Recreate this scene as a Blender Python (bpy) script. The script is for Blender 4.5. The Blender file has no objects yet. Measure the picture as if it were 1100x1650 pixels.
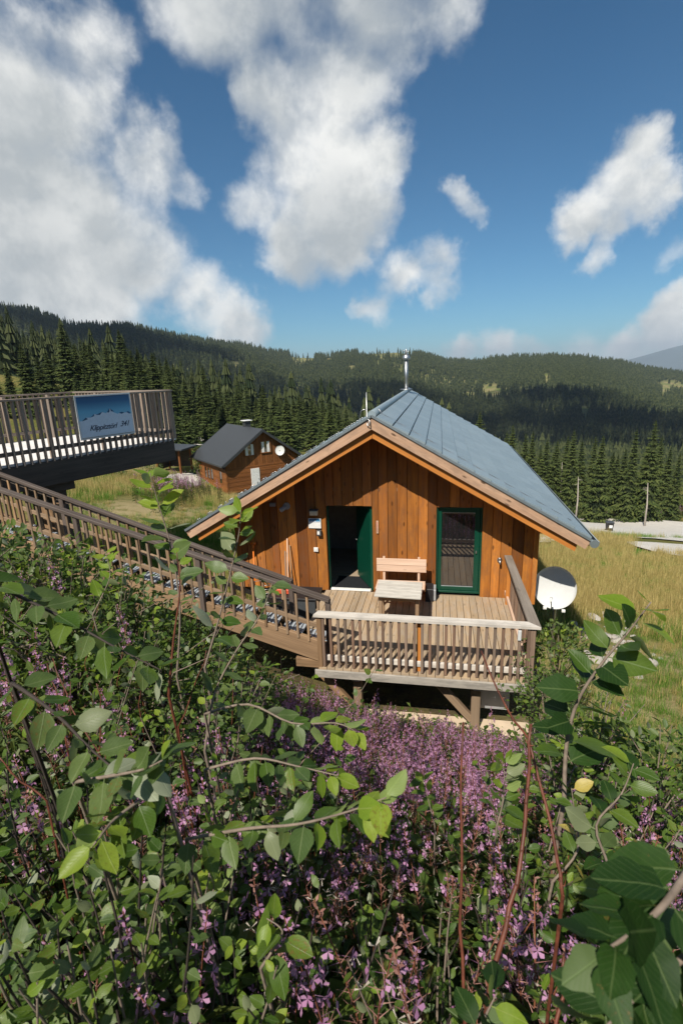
import bpy, bmesh, math, random
import numpy as np
from mathutils import Vector, Matrix, Euler
from math import sin, cos, pi, radians, sqrt, hypot, atan2

S = bpy.context.scene
COL = S.collection
rnd = random.Random(7)
npr = np.random.default_rng(11)

# ------------------------------------------------------------------ camera
CAM = np.array([1.2825, -10.8274, 4.9329]); YAW, PITCH, ROLL, FPX = -0.1936, -0.2685, -0.0355, 818.83
_F = np.array([sin(YAW)*cos(PITCH), cos(YAW)*cos(PITCH), sin(PITCH)])
_R = np.array([cos(YAW), -sin(YAW), 0.0]); _U = np.cross(_R, _F)
CR = cos(ROLL)*_R + sin(ROLL)*_U; CU = -sin(ROLL)*_R + cos(ROLL)*_U; CF = _F
cd = bpy.data.cameras.new('camera'); cam = bpy.data.objects.new('camera', cd); COL.objects.link(cam)
m = Matrix.Identity(4)
for i in range(3):
    m[i][0], m[i][1], m[i][2], m[i][3] = CR[i], CU[i], -CF[i], CAM[i]
cam.matrix_world = m
cd.sensor_fit = 'VERTICAL'; cd.sensor_height = 36; cd.sensor_width = 24; cd.lens = FPX/1650*36
cd.clip_start = .05; cd.clip_end = 40000
cd.dof.use_dof = True; cd.dof.focus_distance = 9.0; cd.dof.aperture_fstop = 6.3
S.camera = cam

def dep(px, py, d):
    """world point seen at photo pixel (px,py), d metres in front of the camera"""
    return CAM + d*(CF + CR*(px-550)/FPX - CU*(py-825)/FPX)
def proj(P):
    d = np.asarray(P, float)-CAM; z = d@CF
    return 550+FPX*(d@CR)/z, 825-FPX*(d@CU)/z, z

# ------------------------------------------------------------------ light, exposure
SUNDIR = Vector((-.324, -.97, 1.151)).normalized()       # towards the sun
sl = bpy.data.lights.new('sun', 'SUN'); so = bpy.data.objects.new('sun', sl); COL.objects.link(so)
sl.energy = 5.0; sl.angle = radians(.53); sl.color = (1, .93, .82)
so.rotation_euler = SUNDIR.to_track_quat('Z', 'Y').to_euler(); so.location = (0, 0, 40)
S.view_settings.view_transform = 'Standard'; S.view_settings.look = 'None'
S.view_settings.gamma = 1; S.view_settings.exposure = 0.32; S.view_settings.use_curve_mapping = False
S.cycles.max_bounces = 7; S.cycles.transparent_max_bounces = 8; S.cycles.volume_bounces = 0
S.cycles.use_denoising = True
try: S.cycles.caustics_reflective = S.cycles.caustics_refractive = False
except Exception: pass

W = bpy.data.worlds.new('World'); S.world = W; W.use_nodes = True
wt = W.node_tree; wt.nodes.clear()
def N(t, typ, **kw):
    n = t.nodes.new(typ)
    for k, v in kw.items(): setattr(n, k, v)
    return n
def mth(t, op, a, b=None, c=None, clamp=False):
    n = N(t, 'ShaderNodeMath', operation=op); n.use_clamp = clamp
    for i, v in enumerate((a, b, c)):
        if v is None: continue
        if isinstance(v, (int, float)): n.inputs[i].default_value = v
        else: t.links.new(v, n.inputs[i])
    return n.outputs[0]
def mixc(t, f, a, b, bt='MIX'):
    n = N(t, 'ShaderNodeMix', data_type='RGBA', blend_type=bt)
    for s, v in ((n.inputs[0], f), (n.inputs[6], a), (n.inputs[7], b)):
        if isinstance(v, (int, float)): s.default_value = v
        elif isinstance(v, tuple): s.default_value = v if len(v) == 4 else (*v, 1)
        else: t.links.new(v, s)
    return n.outputs[2]
def maprange(t, v, a, b, c=0., d=1., smooth=False):
    n = N(t, 'ShaderNodeMapRange'); n.clamp = True
    if smooth: n.interpolation_type = 'SMOOTHSTEP'
    t.links.new(v, n.inputs[0])
    for i, x in enumerate((a, b, c, d)): n.inputs[i+1].default_value = x
    return n.outputs[0]
def noise(t, vec, scale, detail=4, rough=.55, dist=0.):
    n = N(t, 'ShaderNodeTexNoise'); n.inputs['Scale'].default_value = scale
    n.inputs['Detail'].default_value = detail; n.inputs['Roughness'].default_value = rough
    n.inputs['Distortion'].default_value = dist
    if vec is not None: t.links.new(vec, n.inputs['Vector'])
    return n.outputs[0]
def ramp(t, v, stops):
    n = N(t, 'ShaderNodeValToRGB'); cr = n.color_ramp
    while len(cr.elements) < len(stops): cr.elements.new(.5)
    for e, (p, c) in zip(cr.elements, stops): e.position = p; e.color = (*c, 1)
    t.links.new(v, n.inputs[0]); return n.outputs[0]

sky = N(wt, 'ShaderNodeTexSky', sky_type='NISHITA'); sky.sun_disc = False
sky.sun_elevation = math.asin(SUNDIR.z); sky.sun_rotation = atan2(SUNDIR.x, SUNDIR.y)
sky.altitude = 1500; sky.air_density = 1.0; sky.dust_density = .6; sky.ozone_density = 1.6
tc = N(wt, 'ShaderNodeTexCoord'); D = tc.outputs['Generated']
wn = N(wt, 'ShaderNodeTexNoise'); wt.links.new(D, wn.inputs['Vector']); wn.inputs['Scale'].default_value = 4.2; wn.inputs['Detail'].default_value = 9; wn.inputs['Roughness'].default_value = .62
w1 = N(wt, 'ShaderNodeVectorMath', operation='SUBTRACT'); wt.links.new(wn.outputs['Color'], w1.inputs[0]); w1.inputs[1].default_value = (.5, .5, .5)
w2 = N(wt, 'ShaderNodeVectorMath', operation='SCALE'); wt.links.new(w1.outputs[0], w2.inputs[0]); w2.inputs['Scale'].default_value = .20
w3 = N(wt, 'ShaderNodeVectorMath', operation='ADD'); wt.links.new(D, w3.inputs[0]); wt.links.new(w2.outputs[0], w3.inputs[1])
w4 = N(wt, 'ShaderNodeVectorMath', operation='NORMALIZE'); wt.links.new(w3.outputs[0], w4.inputs[0]); DW = w4.outputs[0]
def blobs(lst):
    """smooth union of round cloud heads, each given by the direction and half-angle it covers"""
    out = None
    for px, py, r, s in lst:
        c = dep(px, py, 1)-CAM; c = c/np.linalg.norm(c)
        e = dep(px+r*.7, py-r*.7, 1)-CAM; e /= np.linalg.norm(e); cr_ = float(c@e)
        n = N(wt, 'ShaderNodeVectorMath', operation='DOT_PRODUCT'); wt.links.new(DW, n.inputs[0]); n.inputs[1].default_value = tuple(c)
        v = mth(wt, 'MULTIPLY_ADD', n.outputs['Value'], s/(1-cr_), -cr_*s/(1-cr_))
        out = v if out is None else mth(wt, 'SMOOTH_MAX', out, v, .35)
    return out
heads = [(60,350,150,1),(170,400,120,1),(-20,190,110,.8),(70,160,110,.85),(90,50,80,.45),(235,420,105,1),(320,480,80,.9),(385,525,55,.75),
 (110,490,140,1),(235,300,60,.6),(20,450,140,1),(-120,300,230,1),(-130,80,150,.6),
 (520,170,135,1),(535,290,130,1),(485,385,80,1),(570,360,90,1),(600,50,110,.7),(470,0,110,.6),(330,-30,120,.6),(420,10,90,.6),(690,10,70,.3),(440,150,70,.7),(410,320,60,.65),(620,270,80,.85),(470,250,80,.8),(225,265,80,.7),(300,290,40,.5),
 (1000,290,95,1),(930,335,75,1),(1050,310,85,1),(985,350,60,.9),(965,405,38,.6),(1085,405,38,.35),
 (645,452,44,.62),(692,425,36,.55),(604,495,40,.72),(742,335,34,.55),(690,465,26,.35),
 (1080,530,75,1),(1015,560,55,.9),(735,580,42,.6),(800,577,42,.6),(860,583,40,.5),(940,580,50,.5),(1160,525,80,.9)]
r2 = random.Random(3)
bh = []
for i in range(4):    # the cloud cover goes on round the rest of the sky
    a = r2.uniform(.9, 2*pi-.9)+YAW*0; e = r2.uniform(.1, .9)
    bh.append((a, e, r2.uniform(.12, .25)))
M1 = blobs(heads)
for a, e, r in bh:
    c = (sin(a)*cos(e), cos(a)*cos(e), sin(e)); cr_ = cos(r)
    n = N(wt, 'ShaderNodeVectorMath', operation='DOT_PRODUCT'); wt.links.new(DW, n.inputs[0]); n.inputs[1].default_value = c
    M1 = mth(wt, 'SMOOTH_MAX', M1, mth(wt, 'MULTIPLY_ADD', n.outputs['Value'], 1/(1-cr_), -cr_/(1-cr_)), .3)
n1 = noise(wt, D, 5.2, 14, .57, .1)
off = N(wt, 'ShaderNodeVectorMath', operation='ADD'); wt.links.new(D, off.inputs[0]); off.inputs[1].default_value = tuple(SUNDIR*.035)
n2 = noise(wt, off.outputs[0], 5.2, 8, .57, .1)
n3 = noise(wt, D, 2.6, 5, .5)
M1 = mth(wt, 'MAXIMUM', M1, -1.2)
M1 = mth(wt, 'MINIMUM', M1, .8)
fld = mth(wt, 'MULTIPLY_ADD', mth(wt, 'SUBTRACT', n1, .5), 2.3, M1)
dens = maprange(wt, fld, -.16, .86, smooth=True)
thick = maprange(wt, fld, .15, 1.15, smooth=True)
relief = maprange(wt, mth(wt, 'SUBTRACT', n1, n2), -.06, .08)
shade_b = blobs([(520,415,120,1),(600,40,170,1),(400,10,200,.9),(60,260,150,.8),(205,445,90,.8),(40,440,110,.7),(130,360,60,.3),(960,360,55,.6),(690,440,40,.7),(980,80,120,.9),(-100,200,200,.8),(570,395,80,.9)])
shade_b = maprange(wt, shade_b, -.3, 1., smooth=True)
lit = mth(wt, 'MULTIPLY', mth(wt, 'MULTIPLY_ADD', relief, .42, .58), mth(wt, 'MULTIPLY_ADD', shade_b, -.42, 1.))
lit = mth(wt, 'MULTIPLY', lit, mth(wt, 'MULTIPLY_ADD', mth(wt, 'MULTIPLY', thick, n3), -.35, 1.1))
CL = 13.6
ccol = mixc(wt, lit, (CL*.24, CL*.30, CL*.35), (CL*1.0, CL*1.0, CL*.97))
skycol = mixc(wt, 1.0, sky.outputs[0], (.58, 1.06, 1.24), 'MULTIPLY')
fin = mixc(wt, dens, skycol, ccol)
bg = N(wt, 'ShaderNodeBackground'); bg.inputs[1].default_value = .06
wt.links.new(fin, bg.inputs[0])
wo = N(wt, 'ShaderNodeOutputWorld'); wt.links.new(bg.outputs[0], wo.inputs[0])

# ------------------------------------------------------------------ helpers
def tag(o, label=None, cat=None, group=None, kind=None):
    if label: o['label'] = label
    if cat: o['category'] = cat
    if group: o['group'] = group
    if kind: o['kind'] = kind
    return o
def thing(name, label, cat, loc=(0, 0, 0), group=None, rotz=0., scale=None):
    o = bpy.data.objects.new(name, None); COL.objects.link(o); o.location = loc; o.rotation_euler = (0, 0, rotz)
    if scale is not None: o.scale = (scale,)*3 if isinstance(scale, (int, float)) else scale
    o.empty_display_size = .1
    return tag(o, label, cat, group)
def link(name, mesh, parent=None, loc=None, mat4=None, label=None):
    o = bpy.data.objects.new(name, mesh); COL.objects.link(o)
    if parent is not None: o.parent = parent
    if loc is not None: o.location = loc
    if mat4 is not None: o.matrix_local = mat4
    if label: o['label'] = label
    return o
def V(*a): return np.array(a if len(a) > 1 else a[0], float)
def nrm(v): v = np.asarray(v, float); return v/(np.linalg.norm(v)+1e-12)

class MB:
    """collects shapes and links them as one mesh object; UVs run in metres along the grain"""
    def __init__(s): s.v = []; s.f = []; s.uv = []; s.mi = []; s.mats = []; s.cur = 0; s.smooth = []
    def mat(s, m):
        if m not in s.mats: s.mats.append(m)
        s.cur = s.mats.index(m); return s
    def face(s, idx, uv=None, sm=False):
        s.f.append(tuple(idx)); s.uv.append(uv or [(0, 0)]*len(idx)); s.mi.append(s.cur); s.smooth.append(sm)
    def beam(s, p0, p1, w, h, up=(0, 0, 1), ch=None, ends=True):
        p0, p1 = V(p0), V(p1); L = np.linalg.norm(p1-p0); a = (p1-p0)/L
        up = V(up); side = nrm(np.cross(a, up)); up = np.cross(side, a)
        if ch is None: ch = min(w, h)*.12
        ch = min(ch, .012)
        x, y = w/2, h/2
        sec = [(-x+ch, -y), (x-ch, -y), (x, -y+ch), (x, y-ch), (x-ch, y), (-x+ch, y), (-x, y-ch), (-x, -y+ch)]
        b = len(s.v); o0 = rnd.uniform(0, 50); o1 = rnd.uniform(0, 50)
        for e, p in enumerate((p0, p1)):
            for (q, r) in sec: s.v.append(p+side*q+up*r)
        per = [0]
        for i in range(8):
            q = sec[i]; r = sec[(i+1) % 8]; per.append(per[-1]+hypot(q[0]-r[0], q[1]-r[1]))
        for i in range(8):
            j = (i+1) % 8
            s.face((b+i, b+j, b+8+j, b+8+i), [(o0, o1+per[i]), (o0, o1+per[i+1]), (o0+L, o1+per[i+1]), (o0+L, o1+per[i])])
        s.face([b+i for i in range(7, -1, -1)], [(o0+sec[i][0]*.2, o1+sec[i][1]) for i in range(7, -1, -1)])
        s.face([b+8+i for i in range(8)], [(o0+sec[i][0]*.2, o1+sec[i][1]) for i in range(8)])
        return s
    def box(s, c, size, rz=0., ch=None):
        c = V(c); w, d, h = size; a = V(cos(rz), sin(rz), 0)
        s.beam(c-a*w/2, c+a*w/2, d, h, ch=ch); return s
    def prism(s, poly, dirv, uvdir=None):
        """polygon (3-D points) pushed along dirv"""
        b = len(s.v); n = len(poly); dirv = V(dirv); poly = [V(p) for p in poly]
        e = nrm(uvdir) if uvdir is not None else nrm(poly[1]-poly[0]); nn = nrm(dirv); g = np.cross(nn, e)
        o0, o1 = rnd.uniform(0, 50), rnd.uniform(0, 50)
        for p in poly: s.v.append(p)
        for p in poly: s.v.append(p+dirv)
        uv = [(o0+float(p@e), o1+float(p@g)) for p in poly]
        s.face([b+i for i in range(n-1, -1, -1)], uv[::-1]); s.face([b+n+i for i in range(n)], uv)
        L = np.linalg.norm(dirv)
        for i in range(n):
            j = (i+1) % n
            s.face((b+i, b+j, b+n+j, b+n+i), [uv[i], uv[j], (uv[j][0], uv[j][1]+L), (uv[i][0], uv[i][1]+L)])
        return s
    def tube(s, pts, rad, n=8, caps=True, sm=True):
        pts = [V(p) for p in pts]; b = len(s.v)
        if isinstance(rad, (int, float)): rad = [rad]*len(pts)
        prev = None; ln = 0.; o0 = rnd.uniform(0, 20)
        lens = []
        for i, p in enumerate(pts):
            t = nrm(pts[min(i+1, len(pts)-1)]-pts[max(i-1, 0)])
            if prev is None: prev = nrm(np.cross(t, (0, 0, 1) if abs(t[2]) < .9 else (1, 0, 0)))
            u = nrm(prev-t*(prev@t)); w = np.cross(t, u); prev = u
            if i: ln += np.linalg.norm(p-pts[i-1])
            lens.append(ln)
            for k in range(n): s.v.append(p+rad[i]*(u*cos(2*pi*k/n)+w*sin(2*pi*k/n)))
        for i in range(len(pts)-1):
            for k in range(n):
                j = (k+1) % n; c = 2*pi*rad[i]/n
                s.face((b+i*n+k, b+i*n+j, b+(i+1)*n+j, b+(i+1)*n+k), [(o0+lens[i], k*c), (o0+lens[i], k*c+c), (o0+lens[i+1], k*c+c), (o0+lens[i+1], k*c)], sm)
        if caps:
            s.face([b+k for k in range(n-1, -1, -1)]); e = b+(len(pts)-1)*n; s.face([e+k for k in range(n)])
        return s
    def poly(s, pts, uv=None):
        b = len(s.v); s.v += [V(p) for p in pts]; s.face(range(b, b+len(pts)), uv); return s
    def mesh(s, name):
        me = bpy.data.meshes.new(name); me.from_pydata([tuple(p) for p in s.v], [], s.f)
        for m_ in s.mats: me.materials.append(m_)
        me.polygons.foreach_set('material_index', s.mi); me.polygons.foreach_set('use_smooth', s.smooth)
        ul = me.uv_layers.new(name='UVMap'); ul.data.foreach_set('uv', [c for f in s.uv for q in f for c in q])
        me.update(); return me
    def build(s, name, mat=None, parent=None, label=None, loc=None):
        me = s.mesh(name)
        if mat is not None and not me.materials: me.materials.append(mat)
        l = loc
        if l is None and parent is not None and parent.type == 'EMPTY': l = -parent.location
        return link(name, me, parent, l, label=label)

# ------------------------------------------------------------------ materials
def newmat(name):
    m = bpy.data.materials.new(name); m.use_nodes = True; t = m.node_tree; t.nodes.clear()
    b = N(t, 'ShaderNodeBsdfPrincipled'); o = N(t, 'ShaderNodeOutputMaterial'); t.links.new(b.outputs[0], o.inputs[0])
    return m, t, b
def setp(t, b, color=None, rough=None, metal=None, spec=None, bump=None, bstr=.3, bdist=.01):
    for k, v in (('Base Color', color), ('Roughness', rough), ('Metallic', metal), ('Specular IOR Level', spec)):
        if v is None: continue
        if isinstance(v, tuple): b.inputs[k].default_value = (*v, 1)
        elif isinstance(v, (int, float)): b.inputs[k].default_value = v
        else: t.links.new(v, b.inputs[k])
    if bump is not None:
        n = N(t, 'ShaderNodeBump'); n.inputs['Strength'].default_value = bstr; n.inputs['Distance'].default_value = bdist
        t.links.new(bump, n.inputs['Height']); t.links.new(n.outputs[0], b.inputs['Normal'])
def vmap(t, vec, scale, locsock=None):
    n = N(t, 'ShaderNodeMapping'); n.inputs['Scale'].default_value = scale; t.links.new(vec, n.inputs[0])
    if locsock is not None: t.links.new(locsock, n.inputs['Location'])
    return n.outputs[0]
def wood(name, c0, c1, c2=None, rough=.7, knots=0., var=.25, grey=None, greyamt=.0, fine=30., bstr=.25):
    """board wood: grain along UV.x; c0 dark grain, c1 light grain, c2 a second board tone"""
    m, t, b = newmat(name)
    uv = N(t, 'ShaderNodeUVMap').outputs[0]; oi = N(t, 'ShaderNodeObjectInfo').outputs['Random']
    ofs = N(t, 'ShaderNodeCombineXYZ'); t.links.new(mth(t, 'MULTIPLY', oi, 91.7), ofs.inputs[0]); t.links.new(mth(t, 'MULTIPLY', oi, 37.3), ofs.inputs[1]); 
    av = N(t, 'ShaderNodeVectorMath', operation='ADD'); t.links.new(uv, av.inputs[0]); t.links.new(ofs.outputs[0], av.inputs[1]); uvo = av.outputs[0]
    g = noise(t, vmap(t, uvo, (1.3, fine, 1)), 1., 5, .6, .6)
    g2 = noise(t, vmap(t, uvo, (.7, 6, 1)), 1., 3, .5, .3)
    st = noise(t, vmap(t, uvo, (3, 9, 1)), 1., 5, .65)
    f = maprange(t, mth(t, 'MULTIPLY_ADD', g2, .6, mth(t, 'MULTIPLY', g, .6)), .38, .82)
    col = mixc(t, f, c0, c1)
    if c2: col = mixc(t, maprange(t, noise(t, ofs.outputs[0], 1.37, 0), .35, .65), col, mixc(t, f, tuple(x*.6 for x in c2), c2))
    if knots:
        vo = N(t, 'ShaderNodeTexVoronoi'); vo.inputs['Scale'].default_value = 1; t.links.new(vmap(t, uvo, (2.6, 7, 1)), vo.inputs['Vector'])
        kn = maprange(t, vo.outputs['Distance'], .08, .2, 1, 0, True)
        col = mixc(t, mth(t, 'MULTIPLY', kn, knots), col, tuple(x*.32 for x in c0))
    if grey: col = mixc(t, mth(t, 'MULTIPLY', maprange(t, st, .4, .66, smooth=True), greyamt), col, grey)
    hv = N(t, 'ShaderNodeHueSaturation'); t.links.new(col, hv.inputs['Color'])
    t.links.new(mth(t, 'MULTIPLY_ADD', oi, 2*var, 1-var), hv.inputs['Value'])
    setp(t, b, hv.outputs[0], rough, spec=.25, bump=g, bstr=bstr, bdist=.006)
    return m
def plain(name, c, rough=.5, metal=0., nz=.12, sc=8., spec=.4, bstr=0.):
    m, t, b = newmat(name); o = N(t, 'ShaderNodeTexCoord').outputs['Object']
    n_ = noise(t, o, sc, 5, .6); col = mixc(t, maprange(t, n_, .3, .7), tuple(x*(1-nz) for x in c), tuple(min(1, x*(1+nz)) for x in c))
    setp(t, b, col, rough, metal, spec, bump=n_ if bstr else None, bstr=bstr)
    return m
M = {}
M['wall'] = wood('larch_cladding', (.29, .095, .016), (.56, .215, .040), (.27, .088, .02), .62, .85, .30, fine=26, grey=(.17, .085, .045), greyamt=.45)
M['rafter'] = wood('orange_rafter_wood', (.38, .13, .024), (.58, .235, .055), None, .6, .5, .08)
M['verge'] = wood('verge_board_wood', (.40, .235, .14), (.60, .40, .27), None, .7, 1., .08, grey=(.30, .20, .14), greyamt=.6)
M['silver'] = wood('silvered_wood', (.52, .47, .41), (.72, .67, .60), None, .75, .3, .08, grey=(.33, .31, .28), greyamt=.5)
M['fascia'] = wood('weathered_fascia_wood', (.27, .245, .21), (.47, .43, .375), None, .8, .5, .08, grey=(.20, .185, .165), greyamt=.7)
M['grey'] = wood('grey_rail_wood', (.16, .135, .11), (.30, .26, .22), None, .75, .3, .15)
M['baluster'] = wood('baluster_wood', (.13, .08, .055), (.30, .185, .125), (.27, .20, .15), .75, .3, .22)
M['brown'] = wood('stair_wood', (.16, .095, .05), (.40, .25, .135), (.30, .22, .15), .75, .4, .2)
M['handrail'] = wood('handrail_wood', (.065, .05, .042), (.17, .135, .115), None, .6, .3, .08)
M['floor'] = wood('porch_floor_wood', (.31, .215, .13), (.50, .375, .24), (.46, .34, .215), .75, .5, .10, grey=(.38, .33, .27), greyamt=.55)
M['darkbeam'] = wood('dark_beam_wood', (.045, .037, .031), (.11, .09, .075), None, .8, .3, .1)
M['deckrail'] = wood('deck_rail_wood', (.17, .13, .10), (.36, .285, .225), (.32, .265, .22), .75, .3, .18)
M['paledeck'] = wood('pale_deck_board', (.62, .58, .55), (.82, .79, .76), None, .7, .1, .05)
M['bench'] = wood('bench_wood', (.56, .38, .27), (.74, .55, .42), None, .6, .5, .05)
M['tabletop'] = wood('table_wood', (.44, .41, .36), (.66, .63, .57), None, .7, .3, .05, grey=(.36, .35, .31), greyamt=.5)
M['farwood'] = wood('far_chalet_wood', (.15, .055, .016), (.30, .115, .034), None, .7, .4, .18)
M['trunkdead'] = wood('dead_trunk_bark', (.22, .19, .16), (.45, .40, .35), None, .85, .2, .1)
M['bark'] = wood('spruce_bark', (.035, .026, .02), (.10, .075, .06), None, .9, .2, .1, fine=14)
M['green'] = plain('green_gloss_paint', (.003, .052, .030), .3, nz=.08)
M['white'] = plain('white_plastic', (.78, .78, .75), .45)
M['grey_plastic'] = plain('grey_plastic', (.33, .34, .35), .45)
M['darkbox'] = plain('dark_grey_plastic', (.055, .06, .065), .55)
M['black'] = plain('black_plastic', (.018, .018, .02), .5)
M['orange'] = plain('orange_plastic', (.75, .19, .015), .45)
M['red'] = plain('red_plastic', (.6, .09, .04), .45)
M['steel'] = plain('brushed_steel', (.46, .47, .48), .42, 1., .06)
M['zinc'] = plain('zinc_gutter', (.34, .40, .43), .42, .7, .12)
M['concrete'] = plain('concrete', (.36, .34, .31), .9, 0, .2, 5, .2, .3)
M['slab'] = plain('pale_stone_slab', (.58, .46, .33), .9, 0, .14, 4, .2, .25)
M['mat'] = plain('door_mat_rubber', (.02, .022, .025), .9, 0, .4, 60, .1, .5)
M['interior'] = plain('dim_interior_paint', (.32, .29, .25), .8)
M['cream'] = plain('cream_panel', (.7, .6, .42), .6)
M['dark_roof'] = plain('dark_metal_roof', (.055, .060, .066), .45, .2, .08, 3)
M['dish'] = plain('dish_enamel', (.60, .61, .60), .35, 0, .04)
M['wire'] = plain('wire_metal', (.5, .5, .5), .4, 1.)
M['ink'] = plain('sign_ink', (.03, .05, .09), .5)
M['snow'] = plain('sign_snow_print', (.50, .58, .68), .45, 0, .06, 14)
M['ridge_ink'] = plain('sign_mountain_print', (.012, .075, .17), .45, 0, .5, 9)
def glassmat():
    m, t, b = newmat('window_glass'); setp(t, b, (.012, .012, .014), .02, 0, .9); b.inputs['IOR'].default_value = 1.9; return m
M['glass'] = glassmat()
def tilemat():
    m, t, b = newmat('blue_grey_roof_metal'); oi = N(t, 'ShaderNodeObjectInfo').outputs['Random']; o = N(t, 'ShaderNodeTexCoord').outputs['Object']
    n_ = noise(t, o, 3, 5, .6); n2_ = noise(t, o, 40, 3, .6)
    col = mixc(t, mth(t, 'MULTIPLY_ADD', oi, .45, mth(t, 'MULTIPLY', n_, .5)), (.25, .32, .355), (.37, .45, .485))
    setp(t, b, col, maprange(t, n_, .3, .7, .38, .55), .35, .4, n2_, .05); return m
M['tile'] = tilemat()
def gratemat():
    m, t, b = newmat('stair_grating'); uv = N(t, 'ShaderNodeUVMap').outputs[0]
    setp(t, b, mixc(t, noise(t, uv, 20, 3), (.30, .34, .38), (.50, .54, .58)), .5, .1); return m
M['grate'] = gratemat()
def signsky():
    m, t, b = newmat('sign_sky_print'); g = N(t, 'ShaderNodeUVMap').outputs[0]
    sx = N(t, 'ShaderNodeSeparateXYZ'); t.links.new(g, sx.inputs[0])
    setp(t, b, ramp(t, sx.outputs[1], [(0., (.20, .42, .58)), (.45, (.10, .34, .52)), (.8, (.008, .10, .24)), (1., (.004, .06, .17))]), .4); return m
M['signsky'] = signsky()
def roughdirt(name, c0, c1, c2, sc=1., bstr=.6):
    m, t, b = newmat(name); o = N(t, 'ShaderNodeTexCoord').outputs['Object']
    a = noise(t, o, .7*sc, 6, .6); d = noise(t, o, 9*sc, 6, .7)
    col = mixc(t, maprange(t, d, .35, .65), mixc(t, maprange(t, a, .35, .65), c0, c1), c2)
    setp(t, b, col, .95, spec=.1, bump=d, bstr=bstr, bdist=.05); return m
M['gravel'] = roughdirt('pale_gravel', (.60, .565, .50), (.70, .665, .60), (.52, .49, .44), 1.)
M['earth'] = roughdirt('brown_earth', (.30, .20, .11), (.38, .26, .15), (.22, .16, .09), 1.)
M['stone'] = roughdirt('pale_limestone', (.50, .46, .40), (.62, .58, .52), (.36, .33, .29), 4.)
def groundmat():
    m, t, b = newmat('alpine_ground'); o = N(t, 'ShaderNodeTexCoord').outputs['Object']
    a = noise(t, o, .12, 5, .6, .5); d = noise(t, o, 1.6, 6, .7); f = noise(t, o, 14, 5, .7)
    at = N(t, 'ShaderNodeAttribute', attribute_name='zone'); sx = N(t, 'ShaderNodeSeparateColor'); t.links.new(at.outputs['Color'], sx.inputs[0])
    grass = mixc(t, maprange(t, mth(t, 'MULTIPLY_ADD', d, .5, mth(t, 'MULTIPLY', a, .6)), .4, .72), (.065, .10, .018), (.27, .20, .07))
    grass = mixc(t, mth(t, 'MULTIPLY', sx.outputs[1], .85), grass, mixc(t, d, (.05, .15, .012), (.09, .20, .02)))
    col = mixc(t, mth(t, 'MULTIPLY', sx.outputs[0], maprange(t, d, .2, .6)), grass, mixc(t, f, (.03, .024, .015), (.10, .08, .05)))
    col = mixc(t, mth(t, 'MULTIPLY', sx.outputs[2], maprange(t, d, .3, .5)), col, mixc(t, f, (.24, .19, .09), (.44, .36, .20)))
    setp(t, b, col, .95, spec=.1, bump=f, bstr=.7, bdist=.08); return m
M['ground'] = groundmat()
def hillmat():
    m, t, b = newmat('forest_floor_hills'); o = N(t, 'ShaderNodeTexCoord').outputs['Object']
    at = N(t, 'ShaderNodeAttribute', attribute_name='zone'); sx = N(t, 'ShaderNodeSeparateColor'); t.links.new(at.outputs['Color'], sx.inputs[0])
    a = noise(t, o, .006, 6, .6); f = noise(t, o, .05, 6, .7)
    wood_ = mixc(t, f, (.035, .05, .017), (.13, .13, .06)); mead = mixc(t, maprange(t, f, .35, .65), (.10, .14, .035), (.27, .22, .11))
    setp(t, b, mixc(t, sx.outputs[0], wood_, mead), .95, spec=.05); return m
M['hills'] = hillmat()
M['bluehill'] = plain('far_mountain', (.10, .13, .13), .95, 0, .3, .001, .0)

def leafmat(name, c0, c1, back, vein=(.20, .26, .12), trans=.45, rough=.42, rim=None):
    m, t, b = newmat(name); uv = N(t, 'ShaderNodeUVMap').outputs[0]
    sx = N(t, 'ShaderNodeSeparateXYZ'); t.links.new(uv, sx.inputs[0]); u = mth(t, 'ABSOLUTE', sx.outputs[0]); v = sx.outputs[1]
    oi = N(t, 'ShaderNodeObjectInfo').outputs['Random']; ge = N(t, 'ShaderNodeNewGeometry')
    rv = mth(t, 'FRACT', mth(t, 'ADD', oi, ge.outputs['Random Per Island']))
    lat = mth(t, 'SINE', mth(t, 'MULTIPLY', mth(t, 'MULTIPLY_ADD', u, -.45, v), 48.))
    latv = maprange(t, lat, .80, 1., 0, .28); mid = maprange(t, u, .02, .07, 1., 0.)
    ve = mth(t, 'MAXIMUM', latv, mid)
    nz = noise(t, N(t, 'ShaderNodeTexCoord').outputs['Object'], 9, 4, .6)
    col = mixc(t, rv, c0, c1); col = mixc(t, mth(t, 'MULTIPLY', maprange(t, nz, .3, .7), .35), col, tuple(x*.55 for x in c0))
    col = mixc(t, mth(t, 'MULTIPLY', ve, .6), col, vein)
    col = mixc(t, maprange(t, mth(t, 'MULTIPLY', nz, rv), .52, .62, 0, .8), col, (.20, .12, .03))
    col2 = mixc(t, ge.outputs['Backfacing'], col, mixc(t, mth(t, 'MULTIPLY', ve, .5), back, tuple(min(1, x*1.5) for x in back)))
    setp(t, b, col2, rough, spec=.35, bump=ve, bstr=.35, bdist=.002)
    tr = N(t, 'ShaderNodeBsdfTranslucent'); t.links.new(mixc(t, .5, col, tuple(min(1, x*2.2) for x in c1)), tr.inputs[0])
    mx = N(t, 'ShaderNodeMixShader'); mx.inputs[0].default_value = trans
    out = [n for n in t.nodes if n.type == 'OUTPUT_MATERIAL'][0]
    t.links.new(b.outputs[0], mx.inputs[1]); t.links.new(tr.outputs[0], mx.inputs[2]); t.links.new(mx.outputs[0], out.inputs[0])
    return m
M['leaf'] = leafmat('willow_leaf', (.042, .096, .010), (.135, .20, .026), (.20, .23, .12), trans=.34, rough=.42)
M['leafgrey'] = leafmat('grey_green_leaf', (.060, .11, .028), (.13, .18, .048), (.27, .30, .20), (.22, .27, .12), trans=.3, rough=.48)
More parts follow.
